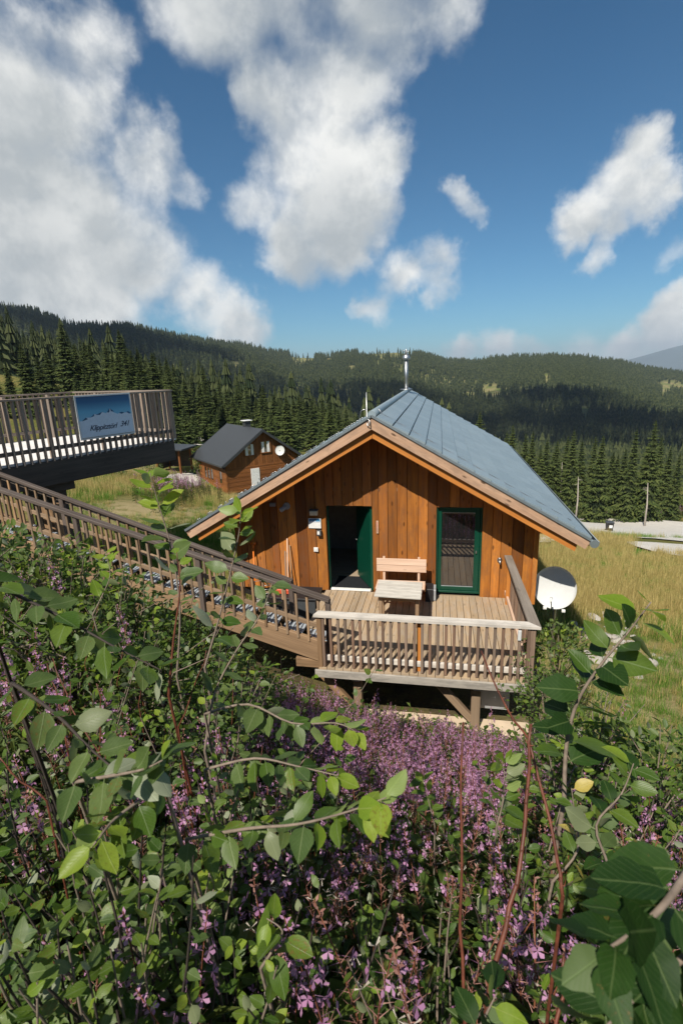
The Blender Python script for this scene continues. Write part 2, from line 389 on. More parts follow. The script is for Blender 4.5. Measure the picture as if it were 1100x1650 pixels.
M['leafyoung'] = leafmat('young_bright_leaf', (.16, .27, .022), (.28, .36, .04), (.26, .34, .11), (.36, .42, .12), trans=.45)
M['leafbig'] = leafmat('broad_dark_leaf', (.014, .045, .005), (.030, .078, .009), (.10, .15, .05), (.13, .19, .06), trans=.35, rough=.6)  # base colour lowered to stand in for shade on the lower right leaves
M['leafyellow'] = leafmat('yellowed_leaf', (.45, .34, .05), (.62, .50, .14), (.5, .45, .2), (.6, .5, .2), trans=.4)
M['herb'] = leafmat('herb_leaf', (.022, .060, .007), (.135, .19, .026), (.11, .15, .05), trans=.35, rough=.55)
M['fireleaf'] = leafmat('fireweed_leaf', (.040, .085, .018), (.13, .15, .035), (.10, .13, .05), trans=.3)
def simple(name, c0, c1, rough=.6, trans=0.):
    m, t, b = newmat(name); oi = N(t, 'ShaderNodeObjectInfo').outputs['Random']; ge = N(t, 'ShaderNodeNewGeometry')
    rv = mth(t, 'FRACT', mth(t, 'ADD', oi, ge.outputs['Random Per Island'])); col = mixc(t, rv, c0, c1)
    setp(t, b, col, rough, spec=.25)
    if trans:
        tr = N(t, 'ShaderNodeBsdfTranslucent'); t.links.new(col, tr.inputs[0]); mx = N(t, 'ShaderNodeMixShader'); mx.inputs[0].default_value = trans
        out = [n for n in t.nodes if n.type == 'OUTPUT_MATERIAL'][0]
        t.links.new(b.outputs[0], mx.inputs[1]); t.links.new(tr.outputs[0], mx.inputs[2]); t.links.new(mx.outputs[0], out.inputs[0])
    return m
M['petal'] = simple('fireweed_petal', (.42, .185, .35), (.60, .35, .53), .6, .3)
M['pod'] = simple('fireweed_pod', (.20, .085, .07), (.38, .21, .17), .6, .1)
M['fluff'] = simple('seed_fluff', (.42, .36, .29), (.6, .54, .47), .9, .3)
M['stem'] = simple('red_brown_stem', (.13, .045, .028), (.22, .085, .045), .5)
M['twig'] = plain('grey_twig', (.20, .155, .12), .8, 0, .3, 40)
M['twigdark'] = plain('dark_twig', (.045, .034, .028), .8, 0, .3, 40)
M['redstem'] = plain('dry_red_stem', (.12, .036, .02), .5, 0, .5, 25)
M['needle'] = simple('spruce_needles', (.026, .046, .009), (.088, .108, .025), .75)
M['needle2'] = simple('young_spruce_needles', (.035, .058, .013), (.085, .11, .026), .75)
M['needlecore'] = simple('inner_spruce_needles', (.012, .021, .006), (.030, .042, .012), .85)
M['needle3'] = simple('far_spruce_needles', (.014, .027, .009), (.078, .092, .032), .8)
M['grassgreen'] = simple('green_grass_blade', (.075, .19, .014), (.16, .28, .035), .6, .3)
M['grassdry'] = simple('dry_grass_blade', (.36, .28, .09), (.60, .48, .20), .7, .3)

# ------------------------------------------------------------------ terrain
ctl = [(1.28,-10.83,3.25),(1.28,-9.8,2.35),(1,-8,1.25),(1,-6,-.15),(1,-4.4,-1.15),(1,-2.9,-1.25),(1,0,-1.35),(1,8,-2.2),
 (-3,-10.5,3.4),(-3,-8,2.3),(-3.5,-6,1.3),(-4,-4,.35),(-4.5,-2.5,-.1),(-6,-5,1.5),(-8,-6,2.2),(-9,-3,1.),(-8,0,.1),(-6,3,-.6),(-2.5,-3.5,-.8),(-2.5,-1.5,-1.2),
 (5,-10,2.6),(5,-8,1.1),(5,-6,-.1),(4.6,-4,-.9),(5,-1,-1.4),(6,3,-2.2),(8,-8,.8),(9,-4,-.8),(10,2,-2.4),(2.6,-9.6,2.2),(0,-9.6,2.35),
 (0,-14,4.6),(-10,-12,4.6),(10,-13,3.6),(0,-30,10),(-30,-25,11),(30,-25,5)]
for px, py, d in ((150,905,16),(200,812,24),(400,822,25),(368,803,42.5),(292,772,46),(330,702,75),(300,692,95),(20,575,130),(150,635,85),(10,640,75),(450,700,120),
                  (1000,905,23.7),(1000,858,47),(1040,837,92),(900,842,58),(1100,884,30),(1090,836,100),(900,838,95),(760,800,95),(640,760,95)):
    ctl.append(tuple(dep(px, py, d)))
ctl = np.array(ctl)
def _tps(r2): return np.where(r2 > 0, r2*np.log(np.maximum(r2, 1e-9)), 0)*.5
_n = len(ctl); _d2 = ((ctl[:, None, :2]-ctl[None, :, :2])**2).sum(-1)
_A = np.zeros((_n+3, _n+3)); _A[:_n, :_n] = _tps(_d2)+np.eye(_n)*2.; _A[:_n, _n] = 1; _A[:_n, _n+1:] = ctl[:, :2]; _A[_n:, :_n] = _A[:_n, _n:].T
_w = np.linalg.solve(_A, np.concatenate([ctl[:, 2], np.zeros(3)]))
def tps(x, y):
    x = np.asarray(x, float); y = np.asarray(y, float); out = _w[_n]+_w[_n+1]*x+_w[_n+2]*y
    for i in range(_n): out = out+_w[i]*_tps((x-ctl[i, 0])**2+(y-ctl[i, 1])**2)
    return out
# far profile by compass angle, read from the skyline: (photo column, skyline row, ridge metres, valley-floor height at 600 m)
sky_pts = [(-700,430,1500),(-300,470,1500),(0,500,1500),(60,507,1500),(100,524,1500),(150,528,1500),(200,527,1500),(250,537,1550),(300,549,1600),(350,557,1650),(400,561,1700),(440,571,1750),(480,576,1750),(520,577,1750),(560,573,1700),(600,570,1700),(640,568,1700),(680,575,1750),(720,586,1800),(760,588,1750),(800,582,1700),(850,581,1650),(900,580,1650),(950,583,1700),(1000,590,1800),(1050,601,1900),(1100,608,1900),(1300,612,1900),(1800,612,1900)]
_sa = []; _sh = []; _sr = []
for px, py, r in sky_pts:
    d = dep(px, py, 1)-CAM; _sa.append(atan2(d[0], d[1])); _sr.append(r); _sh.append(CAM[2]+d[2]/hypot(d[0], d[1])*r)
def ridge(az): return np.interp(az, _sa, _sh), np.interp(az, _sa, _sr)
def wobble(x, y, s, seed):
    r_ = np.random.default_rng(seed); o = np.zeros_like(x)
    for k in range(6):
        a = r_.uniform(0, 2*pi); f = s*1.7**k; o += np.sin((x*cos(a)+y*sin(a))*f+r_.uniform(0, 6))/1.6**k
    return o
def height(x, y):
    x = np.asarray(x, float); y = np.asarray(y, float); dx = x-CAM[0]; dy = y-CAM[1]; r = np.hypot(dx, dy); az = np.arctan2(dx, dy)
    k = np.minimum(1, 110/np.maximum(r, 1e-6)); near = tps(CAM[0]+dx*k, CAM[1]+dy*k)
    near = near+np.clip((r-12)/40, 0, 1)*wobble(x, y, .05, 5)*.25
    rh, rr = ridge(az); left = np.clip((-az-.30)/.5, 0, 1)
    behind = np.clip((np.abs(az-YAW)-1.2)/.5, 0, 1)
    z350 = -62+72*left; z650 = -100+120*left; n350 = near+(r-110)*-.12
    def lerp(a, b, t): t = np.clip(t, 0, 1); t = t*t*(3-2*t); return a+(b-a)*t
    h = np.where(r < 110, near, lerp(near, z350, (r-110)/240))
    h = np.where(r > 350, z350+(z650-z350)*np.clip((r-350)/300, 0, 1), h)
    t = np.clip((r-650)/(rr-650), 0, 1); up = z650+(rh-z650)*(t**.85)
    up = up+wobble(x, y, .006, 9)*9*np.sin(np.clip(t, 0, 1)*pi)
    h = np.where(r > 650, up, h); h = np.where(r > rr, rh-(r-rr)*.22, h)
    flat = tps(CAM[0]+dx*np.minimum(1, 45/np.maximum(r, 1e-6)), CAM[1]+dy*np.minimum(1, 45/np.maximum(r, 1e-6)))+np.maximum(r-45, 0)*.10
    return h*(1-behind)+flat*behind
_grids = []
for x0, y0, st_, nx, ny in ((-13, -14, .2, 136, 146), (-150, -20, 1.2, 250, 190)):
    gx_, gy_ = np.meshgrid(x0+st_*np.arange(nx), y0+st_*np.arange(ny), indexing='ij'); _grids.append((x0, y0, st_, nx, ny, height(gx_.ravel(), gy_.ravel()).reshape(nx, ny).tolist()))
def hz(x, y):
    for x0, y0, st_, nx, ny, G in _grids:
        i = (x-x0)/st_; j = (y-y0)/st_
        if 0 <= i < nx-1 and 0 <= j < ny-1:
            a = int(i); b = int(j); i -= a; j -= b; A, B = G[a], G[a+1]
            return (A[b]*(1-j)+A[b+1]*j)*(1-i)+(B[b]*(1-j)+B[b+1]*j)*i
    return float(height(np.array([x]), np.array([y]))[0])
def polar_sheet(name, radii, naz, mat, zonefn, kind='structure'):
    # finer in front of the house side than behind
    az = np.concatenate([np.linspace(YAW-.85, YAW+.85, naz, endpoint=False), np.linspace(YAW+.85, YAW+2*pi-.85, naz//2, endpoint=False)])
    n = len(az); R_, A_ = np.meshgrid(radii, az, indexing='ij'); x = CAM[0]+R_*np.sin(A_); y = CAM[1]+R_*np.cos(A_); z = height(x, y)
    v = np.stack([x, y, z], -1).reshape(-1, 3); f = []
    for i in range(len(radii)-1):
        for j in range(n):
            k = (j+1) % n; f.append((i*n+j, i*n+k, (i+1)*n+k, (i+1)*n+j))
    if radii[0] < .5: f.append(tuple(range(n-1, -1, -1)))
    me = bpy.data.meshes.new(name); me.from_pydata(v.tolist(), [], f)
    # make every face point up
    me.update(); me.materials.append(mat)
    if me.polygons[len(f)//2].normal.z < 0: me.flip_normals()
    me.polygons.foreach_set('use_smooth', [True]*len(me.polygons))
    ca = me.color_attributes.new('zone', 'FLOAT_COLOR', 'POINT'); ca.data.foreach_set('color', zonefn(v).ravel())
    o = link(name, me); return tag(o, kind=kind)
def gp(px, py):
    """ground point seen at a photo pixel"""
    d = dep(px, py, 1)-CAM; ts = np.geomspace(3, 320, 500); P = CAM+ts[:, None]*d; h = height(P[:, 0], P[:, 1]); k = np.argmax(P[:, 2] < h)
    if k == 0: k = len(ts)-1
    return P[k]
_gpc = {}
def gpc(px, py):
    if (px, py) not in _gpc: _gpc[(px, py)] = gp(px, py)
    return _gpc[(px, py)]
def gauss(x, y, cx, cy, s): return np.exp(-((x-cx)**2+(y-cy)**2)/(2*s*s))
def zone_near(v):
    x, y = v[:, 0], v[:, 1]; z = np.zeros((len(v), 4)); z[:, 3] = 1
    z[:, 0] = np.clip((-2.7-y)/.8, 0, 1)*np.clip((4.2-x)/1.2, 0, 1)+np.clip((-6-y), 0, 1); z[:, 0] = np.clip(np.maximum(z[:, 0], (np.abs(x+.2) < 4.2)*(y > -3.6)*(y < 11)*.95), 0, 1)  # bank soil; dark soil under chalet and porch stands in for deep shade
    g = np.zeros(len(v)); b = np.zeros(len(v))
    for px, py, d, s in ((1080,935,15.5,2.2),(960,893,22,3.5),(905,890,24,5),(860,893,23,5),(1000,885,27,3),(1095,945,15,2.4),(340,800,38,4),(360,790,36,3),(300,742,55,5),(330,725,62,6),(1050,845,52,3),(200,745,42,4)):
        p = gpc(px, py); g = np.maximum(g, gauss(x, y, p[0], p[1], s))
    for px, py, d, s in ((1000,1050,9.5,1.),(1080,1120,8.,.9),(985,1150,7.8,.9),(1070,1190,7.2,.8),(230,815,23,2.2),(110,585,120,9),(1075,1000,12,1.),(205,700,46,3),(930,1010,11.,.9)):
        p = dep(px, py, d); b = np.maximum(b, gauss(x, y, p[0], p[1], s))
    z[:, 1] = np.clip(g*1.3, 0, 1); z[:, 2] = np.clip(b*1.2, 0, 1); return z
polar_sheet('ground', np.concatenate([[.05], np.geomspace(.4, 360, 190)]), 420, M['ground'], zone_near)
# clearings on the far hills: (photo column, row, half width in px, half height in px)
clear = [(487,582,20,12),(625,573,45,7),(640,598,9,9),(565,595,12,6),(375,590,26,7),(790,632,16,14),(755,640,10,8),(1080,625,24,12),(1072,640,8,14),(180,527,60,4),(110,529,40,4),(700,600,7,4),(530,583,6,6),(960,632,20,4),(880,612,6,10)]
def clearing(v):
    out = np.zeros(len(v))
    d = v-CAM; z = d@CF; X = 550+FPX*(d@CR)/z; Y = 825-FPX*(d@CU)/z
    r_ = np.random.default_rng(4)
    for px, py, w_, h_ in clear:
        dd = ((X-px)/w_)**2+((Y-py)/h_)**2; out = np.maximum(out, np.clip(1.6-dd, 0, 1)*(z > 0))
    return out
def zone_far(v):
    z = np.zeros((len(v), 4)); z[:, 3] = 1; z[:, 0] = np.maximum(clearing(v), np.clip((wobble(v[:, 0], v[:, 1], .02, 3)-.45)*1.3, 0, .75)); return z
polar_sheet('hills', np.concatenate([np.linspace(355, 650, 20), np.linspace(670, 2000, 110), np.geomspace(2060, 5000, 8)]), 560, M['hills'], zone_far)
# the blue mountain far off to the right
mb = MB(); a0 = []
prof = [(960,600,0),(1000,583,0),(1040,572,0),(1075,562,0),(1110,553,0),(1160,549,0),(1230,560,0),(1350,590,0)]
for px, py, _ in prof:
    d = dep(px, py, 1)-CAM; d = d/hypot(d[0], d[1]); a0.append((CAM+d*11000, CAM+d*9000))
b = 0
for top, foot in a0: mb.v += [V(foot[0], foot[1], -200), V(*top), V(top[0]*1.2, top[1]*1.2, -200)]
for i in range(len(a0)-1):
    for k in range(2): mb.face((3*i+k, 3*i+3+k, 3*i+4+k, 3*i+1+k), None, True)
tag(mb.build('distant_mountain', M['bluehill']), kind='structure')
# haze
def haze():
    m = bpy.data.materials.new('air'); m.use_nodes = True; t = m.node_tree; t.nodes.clear()
    pv = N(t, 'ShaderNodeVolumePrincipled'); pv.inputs['Density'].default_value = 1.0e-4; pv.inputs['Color'].default_value = (.62, .74, .88, 1); pv.inputs['Anisotropy'].default_value = .0
    o = N(t, 'ShaderNodeOutputMaterial'); t.links.new(pv.outputs[0], o.inputs['Volume'])
    b_ = MB(); b_.beam((-15000, 0, 150), (15000, 0, 150), 30000, 2400, ch=0); b_.v = [V(p) for p in b_.v]
    me = bpy.data.meshes.new('haze'); x = 15000; z0, z1 = -1250., 430.
    me.from_pydata([(-x,-x,z0),(x,-x,z0),(x,x,z0),(-x,x,z0),(-x,-x,z1),(x,-x,z1),(x,x,z1),(-x,x,z1)], [], [(3,2,1,0),(4,5,6,7),(0,1,5,4),(1,2,6,5),(2,3,7,6),(3,0,4,7)])
    me.materials.append(m); tag(link('haze', me), 'thin pale blue air over the valley and hills', 'haze', kind='stuff')
haze()
def cloud(label, cx, cy, cz, rx, ry, seed):
    """a flat-based heap cloud high over the valley, out of the picture; it throws the shade that lies on the far woods"""
    r_ = np.random.default_rng(seed); bm = bmesh.new()
    for k in range(60):
        a = r_.uniform(0, 2*pi); q = sqrt(r_.uniform(0, 1)); s = r_.uniform(.16, .34)*(1.15-.6*q)
        m_ = Matrix.Translation((cx+rx*.9*q*cos(a), cy+ry*.9*q*sin(a), cz+r_.uniform(0, 60)))@Matrix.Diagonal((rx*s, ry*s, 70*(1.2-q), 1))
        bmesh.ops.create_icosphere(bm, subdivisions=3, radius=1, matrix=m_)
    for v in bm.verts: v.co += Vector(r_.normal(0, 5, 3))
    me = bpy.data.meshes.new('cloud'); bm.to_mesh(me); bm.free(); me.materials.append(M['cloud']); me.polygons.foreach_set('use_smooth', [True]*len(me.polygons)); tag(link('cloud', me), kind='structure')
M['cloud'] = plain('cloud_white', (.85, .86, .88), 1., 0, .02)
_t = M['cloud'].node_tree; _o = [n for n in _t.nodes if n.type == 'OUTPUT_MATERIAL'][0]; _b = [n for n in _t.nodes if n.type == 'BSDF_PRINCIPLED'][0]; _m = N(_t, 'ShaderNodeMixShader'); _m.inputs[0].default_value = .72; _tr = N(_t, 'ShaderNodeBsdfTransparent')
_t.links.new(_b.outputs[0], _m.inputs[1]); _t.links.new(_tr.outputs[0], _m.inputs[2]); _t.links.new(_m.outputs[0], _o.inputs[0])
cloud('', -207, 130, 650, 480, 380, 1)
cloud('', -957, 330, 800, 330, 400, 2)
def drape(name, outline, mat, lift=.05, kind='structure', n=26):
    """a sheet that follows the ground inside a closed outline of (x, y) points"""
    pts = [Vector((p[0], p[1], 0)) for p in outline]
    bm = bmesh.new(); vs = [bm.verts.new(p) for p in pts]; bm.faces.new(vs)
    xs = [p.x for p in pts]; ys = [p.y for p in pts]
    st = max(max(xs)-min(xs), max(ys)-min(ys))/n
    for ax, lo, hi in ((0, min(xs), max(xs)), (1, min(ys), max(ys))):
        c = lo+st
        while c < hi:
            no = Vector((1, 0, 0)) if ax == 0 else Vector((0, 1, 0)); co = no*c
            bmesh.ops.bisect_plane(bm, geom=bm.verts[:]+bm.edges[:]+bm.faces[:], plane_co=co, plane_no=no); c += st
    bmesh.ops.triangulate(bm, faces=bm.faces[:])
    me = bpy.data.meshes.new(name); bm.normal_update(); bm.to_mesh(me); bm.free()
    co = np.empty(len(me.vertices)*3); me.vertices.foreach_get('co', co); co = co.reshape(-1, 3); co[:, 2] = height(co[:, 0], co[:, 1])+lift
    me.vertices.foreach_set('co', co.ravel()); me.materials.append(mat); me.update()
    if me.polygons[0].normal.z < 0: me.flip_normals()
    return tag(link(name, me), kind=kind)
def smooth_outline(pts, k=3, jit=.0):
    pts = [V(p[0], p[1]) for p in pts]
    for _ in range(k):
        q = []
        for i in range(len(pts)): a, b_ = pts[i], pts[(i+1) % len(pts)]; q += [a*.75+b_*.25, a*.25+b_*.75]
        pts = q
    return [p+npr.normal(0, jit, 2) for p in pts]
drape('gravel_road', smooth_outline([gp(*p) for p in ((862,880),(890,874),(940,867),(1000,867),(1060,870),(1120,875),(1300,905),(1300,862),(1120,844),(1060,839),(1000,836),(940,835),(900,835),(850,838),(820,846))], 2, .1), M['gravel'], .10)
drape('gravel_turnout', smooth_outline([gp(*p) for p in ((1000,874),(1060,877),(1120,880),(1300,912),(1300,945),(1120,902),(1080,897),(1035,888))], 2, .1), M['gravel'], .10)
drape('gravel_yard', smooth_outline([gp(*p) for p in ((262,770),(285,765),(318,765),(324,775),(318,786),(290,786),(264,783))], 2, .1), M['gravel'], .08)
drape('gravel_path', smooth_outline([gp(*p) for p in ((285,714),(310,706),(345,708),(372,716),(350,722),(322,718),(298,721))], 2, .1), M['gravel'], .10)
0 and drape('earth_path', smooth_outline([gp(*p) for p in ((185,798),(215,800),(243,812),(250,826),(225,830),(200,820))], 2, .15), M['earth'], .06)

# ------------------------------------------------------------------ main chalet
TAN = .5793; HR = 4.1157; YO = .9726; EV = 4.1624; RL = 11.6878; HWALL = 3.3504; CS = 1/sqrt(1+TAN*TAN)
def zr(x): return HR-abs(x)*TAN
house = thing('chalet', 'orange-brown timber chalet with blue-grey metal roof and green door', 'chalet', (0, 0, -1.3))
DX0, DX1, WX0, WX1, DH = -1.205, -.150, 1.265, 2.232, 2.05
# front boards, one object each, cut round the door and the window
segs = [-HWALL, DX0, DX1, 0, WX0, WX1, HWALL]; edges = []
for a, b_ in zip(segs, segs[1:]):
    n = max(1, round((b_-a)/.225)); ws = npr.uniform(.8, 1.2, n); ws = ws/ws.sum()*(b_-a); e = a
    for w_ in ws: edges.append((e, e+w_)); e += w_
for i, (a, b_) in enumerate(edges):
    mid = (a+b_)/2; z0 = -.02
    if DX0 < mid < DX1 or WX0 < mid < WX1: z0 = DH
    yf = -.012 if i % 2 else -.030
    g = .005; t = .27
    m_ = MB(); m_.prism([(a+g, yf, z0), (b_-g, yf, z0), (b_-g, yf, zr(b_)-t), (a+g, yf, zr(a)-t)], (0, .055, 0), (0, 0, 1))
    m_.build('wall_board', M['wall'], house)
bk = MB()   # inner skin behind the boards, leaving the openings free
for a, b_, z0, z1 in ((-HWALL, DX0, -.02, None), (DX1, WX0, -.02, None), (WX1, HWALL, -.02, None), (DX0, DX1, DH+.01, None), (WX0, WX1, DH+.01, None)):
    pts = [(a, .05, z0), (b_, .05, z0), (b_, .05, zr(b_)-.28)]
    if a < 0 < b_: pts.append((0, .05, HR-.28))
    pts.append((a, .05, zr(a)-.28)); bk.prism(pts, (0, .06, 0), (0, 0, 1))
bk.build('inner_wall', M['wall'], house)
for s in (-1, 1):
    m_ = MB(); m_.prism([(s*HWALL, .0, -.02), (s*HWALL, 10.7, -.02), (s*HWALL, 10.7, zr(HWALL)-.25), (s*HWALL, .0, zr(HWALL)-.25)], (-s*.12, 0, 0), (0, 0, 1)); m_.build('side_wall', M['wall'], house)
m_ = MB(); m_.prism([(-HWALL, 10.7, -.02), (HWALL, 10.7, -.02), (HWALL, 10.7, zr(HWALL)-.27), (0, 10.7, HR-.27), (-HWALL, 10.7, zr(HWALL)-.27)], (0, .12, 0), (0, 0, 1)); m_.build('rear_wall', M['wall'], house)
m_ = MB(); m_.box((0, 5.4, -.14), (6.7, 10.6, .2)); m_.build('interior_floor', M['floor'], house)
m_ = MB(); m_.box((0, 5.4, -.76), (6.4, 10.4, 1.02)); m_.build('plinth', M['concrete'], house)
m_ = MB(); m_.box((-.7, 3.0, 1.2), (3.6, .1, 2.5)); m_.box((.85, 1.55, 1.2), (.1, 2.8, 2.5)); m_.box((-2.45, 1.55, 1.2), (.1, 2.8, 2.5)); m_.box((-.8, 1.5, 2.42), (3.2, 3.0, .08))
m_.build('interior_wall', M['interior'], house)
m_ = MB(); m_.box((1.93, 1.6, 1.08), (1.9, .1, 2.2)); m_.box((1.8, .85, 2.2), (1.4, 1.4, .06)); m_.build('interior_wall', M['interior'], house)
# corner posts
for s in (-1, 1):
    m_ = MB(); m_.beam((s*(HWALL-.005), -.03, -.1), (s*(HWALL-.005), -.03, zr(HWALL)-.24), .10, .14, (0, 1, 0)); m_.build('corner_board', M['wall'], house)
# roof: structural slabs, verge boards, rafters, tiles
for s in (-1, 1):
    m_ = MB(); m_.prism([(s*.0, -YO+.05, HR-.05), (s*(EV-.02), -YO+.05, zr(EV-.02)-.05), (s*(EV-.02), -YO+.05, zr(EV-.02)-.17), (0, -YO+.05, HR-.17)], (0, RL+YO-.1, 0), (1, 0, -TAN)); rf = m_.build('roof_deck', M['rafter'], house)
    m_ = MB(); m_.prism([(s*.002, -YO, HR-.025), (s*EV, -YO, zr(EV)-.025), (s*(EV-.10), -YO, zr(EV-.10)-.25), (s*.002, -YO, HR-.275)], (0, .055, 0), (1, 0, -s*TAN)); m_.build('verge_board', M['verge'], house)
    m_ = MB(); m_.prism([(s*.003, -.89, HR-.20), (s*3.95, -.89, zr(3.95)-.20), (s*3.90, -.89, zr(3.90)-.425), (s*.003, -.89, HR-.455)], (0, .09, 0), (1, 0, -s*TAN)); m_.build('rafter', M['rafter'], house)
    m_ = MB(); m_.prism([(s*.003, -.795, HR-.172), (s*3.93, -.795, zr(3.93)-.172), (s*3.9, -.795, zr(3.9)-.30), (s*.003, -.795, HR-.30)], (0, .75, 0), (1, 0, -s*TAN)); m_.build('eave_lining', M['brown'], house)
    for x in (s*1.15, s*2.3, s*3.28):
        m_ = MB(); m_.beam((x, -.79, zr(x)-.40), (x, -.04, zr(x)-.40), .10, .14); m_.build('purlin_end', M['rafter'], house)
m_ = MB(); m_.beam((0, -.79, HR-.42), (0, -.04, HR-.42), .12, .14); m_.build('ridge_beam', M['rafter'], house)
# right slope: courses of metal shingles parallel to the ridge, one object per tile
sl = EV/CS; nc = 13; cw = (sl-.12)/nc; tl = .62
ex = V(CS, 0, -CS*TAN); nz_ = V(CS*TAN, 0, CS)
def tile_mesh(L, w):
    m_ = MB()
    # a low tray: high lap at the lower edge, folded seam at the upper edge
    p = lambda u, y, h: V(u, y, h)
    g = .008; m_.v += [p(0, g, .004), p(0, L-g, .004), p(w-.012, L-g, .034), p(w-.012, g, .034), p(w-.012, g, -.01), p(w-.012, L-g, -.01), p(0, g, -.01), p(0, L-g, -.01), p(.012, L-g, .012), p(.012, g, .012), p(w-.028, g, .039), p(w-.028, L-g, .039)]
    for f in ((9, 10, 11, 8), (0, 9, 8, 1), (10, 3, 2, 11), (3, 4, 5, 2), (6, 4, 3, 10, 9, 0), (7, 1, 8, 11, 2, 5), (6, 0, 1, 7)): m_.face(f)
    return m_.mat(M['tile']).mesh('roof_tile')
M4 = Matrix(((ex[0], 0, nz_[0], 0), (0, 1, 0, 0), (ex[2], 0, nz_[2], 0), (0, 0, 0, 1)))
tiles = {}
Ly = RL+YO
for c in range(nc):
    y = -YO-.02; first = True; k = 0
    while y < RL-.02:
        L = tl if not first else tl*(.35+.65*((c*5) % 7)/7)
        L = min(L, RL+.02-y); first = False
        key = round(L, 3)
        if key not in tiles: tiles[key] = tile_mesh(L, cw)
        u = .10+c*cw; P = V(0, 0, HR)+ex*u+nz_*(.004)+V(0, y, 0)
        P = P+nz_*.012; mm = M4.copy(); mm.translation = Vector(P)-house.location
        # tiny unevenness tile to tile
        mm = mm @ Matrix.Rotation(npr.normal(0, .0025), 4, 'Y') @ Matrix.Rotation(npr.normal(0, .002), 4, 'X')
        link('roof_tile', tiles[key], house, mat4=mm); y += L
# left slope, seen only edge on: long sheets with snow hooks
m_ = MB()
m_.prism([(-.0, -YO-.02, HR+.0), (-EV, -YO-.02, zr(EV)), (-EV, -YO-.02, zr(EV)-.022), (0, -YO-.02, HR-.022)], (0, RL+YO+.04, 0), (1, 0, TAN)); m_.build('roof_sheet', M['tile'], house)
m_ = MB()
for i in range(44):
    u = .25+i*.102; x = -u*CS
    for yy in (-.85+.25*(i % 3), .3+.2*(i % 2)):
        z = zr(x); m_.tube([(x, yy, z), (x-.005, yy, z+.05), (x+.03, yy, z+.075), (x+.05, yy, z+.05)], .008, 4)
o = m_.build('snow_hooks', M['wire'], house); o['kind'] = 'stuff'
m_ = MB(); m_.beam((EV/2*0+.0, -YO-.024, HR-.012), (EV, -YO-.024, zr(EV)-.012), .012, .05); m_.beam((0, -YO-.024, HR-.012), (-EV, -YO-.024, zr(EV)-.012), .012, .05); m_.build('verge_flashing', M['zinc'], house)
m_ = MB(); m_.tube([(0, y, HR-.005) for y in np.linspace(-YO+.04, RL-.03, 16)], .085, 14); m_.build('ridge_cap', M['tile'], house)
# gutter on the right: half round, open to the sky, closed at the near end
m_ = MB(); n = 10; gx, gz, gr = EV+.045, zr(EV)-.085, .085
for i in range(n+1):
    a = pi+pi*i/n
    for yy in (-YO-.03, RL): m_.v.append(V(gx+gr*cos(a), yy, gz+.04+gr*sin(a)))
for i in range(n): m_.face((2*i, 2*i+1, 2*i+3, 2*i+2), None, True)
b = len(m_.v)
m_.face([2*i for i in range(n+1)])
m_.tube([(gx+gr, -YO-.03, gz+.04), (gx+gr, RL, gz+.04)], .012, 6)
gut = m_.build('gutter', M['zinc'], house)
m_ = MB(); m_.tube([(gx, -YO-.045, gz+.015), (gx, -YO-.03, gz+.015)], .082, 16); m_.build('gutter_end', M['zinc'], gut)
# flue
m_ = MB(); m_.tube([(0, 9.8, HR-.1), (0, 9.8, 5.35)], .075, 14); fl = m_.build('flue', M['steel'], house)
m_ = MB(); m_.tube([(0, 9.8, HR+.07), (0, 9.8, HR+.10)], [.26, .22], 14); m_.build('collar', M['steel'], fl)
m_ = MB(); m_.tube([(0, 9.8, 5.32), (0, 9.8, 5.36), (0, 9.8, 5.47), (0, 9.8, 5.52)], [.15, .16, .12, .05], 14); m_.build('cap', M['steel'], fl)
m_ = MB()
for k in range(4):
    a = pi/2*k+.4; m_.tube([(0, 9.8, 5.5), (.07*cos(a), 9.8+.07*sin(a), 5.62), (.12*cos(a), 9.8+.12*sin(a), 5.66)], .012, 5)
m_.tube([(0, 9.8, 5.5), (0, 9.8, 5.72)], .02, 6); m_.build('spark_guard', M['wire'], fl)
# lightning rod with its wires
m_ = MB(); m_.tube([(-.075, -YO+.0, HR-.12), (-.075, -YO-.03, HR-.2), (-.03, -YO-.05, HR-.2), (-.03, -YO-.04, HR-.1), (-.09, -YO+.02, HR-.05), (-.09, -YO+.02, HR+.43)], .011, 6)
m_.tube([(-.09, -YO+.02, HR+.08), (-.14, -YO+.02, HR+.11), (-.2, -YO+.02, HR+.08), (-.24, -YO+.03, HR-.06)], .009, 5); rod = m_.build('lightning_rod', M['wire'], house)
def roofpt(u, y, h=.03): return V(0, 0, HR)+ex*u+nz_*h+V(0, y, 0)
m_ = MB(); m_.tube([roofpt(.0, -.3, .1)]+[roofpt(.12+u, -.3-.02*sin(u*6), .045) for u in np.linspace(0, 4.4, 14)], .006, 4); m_.build('lightning_wire', M['wire'], rod)
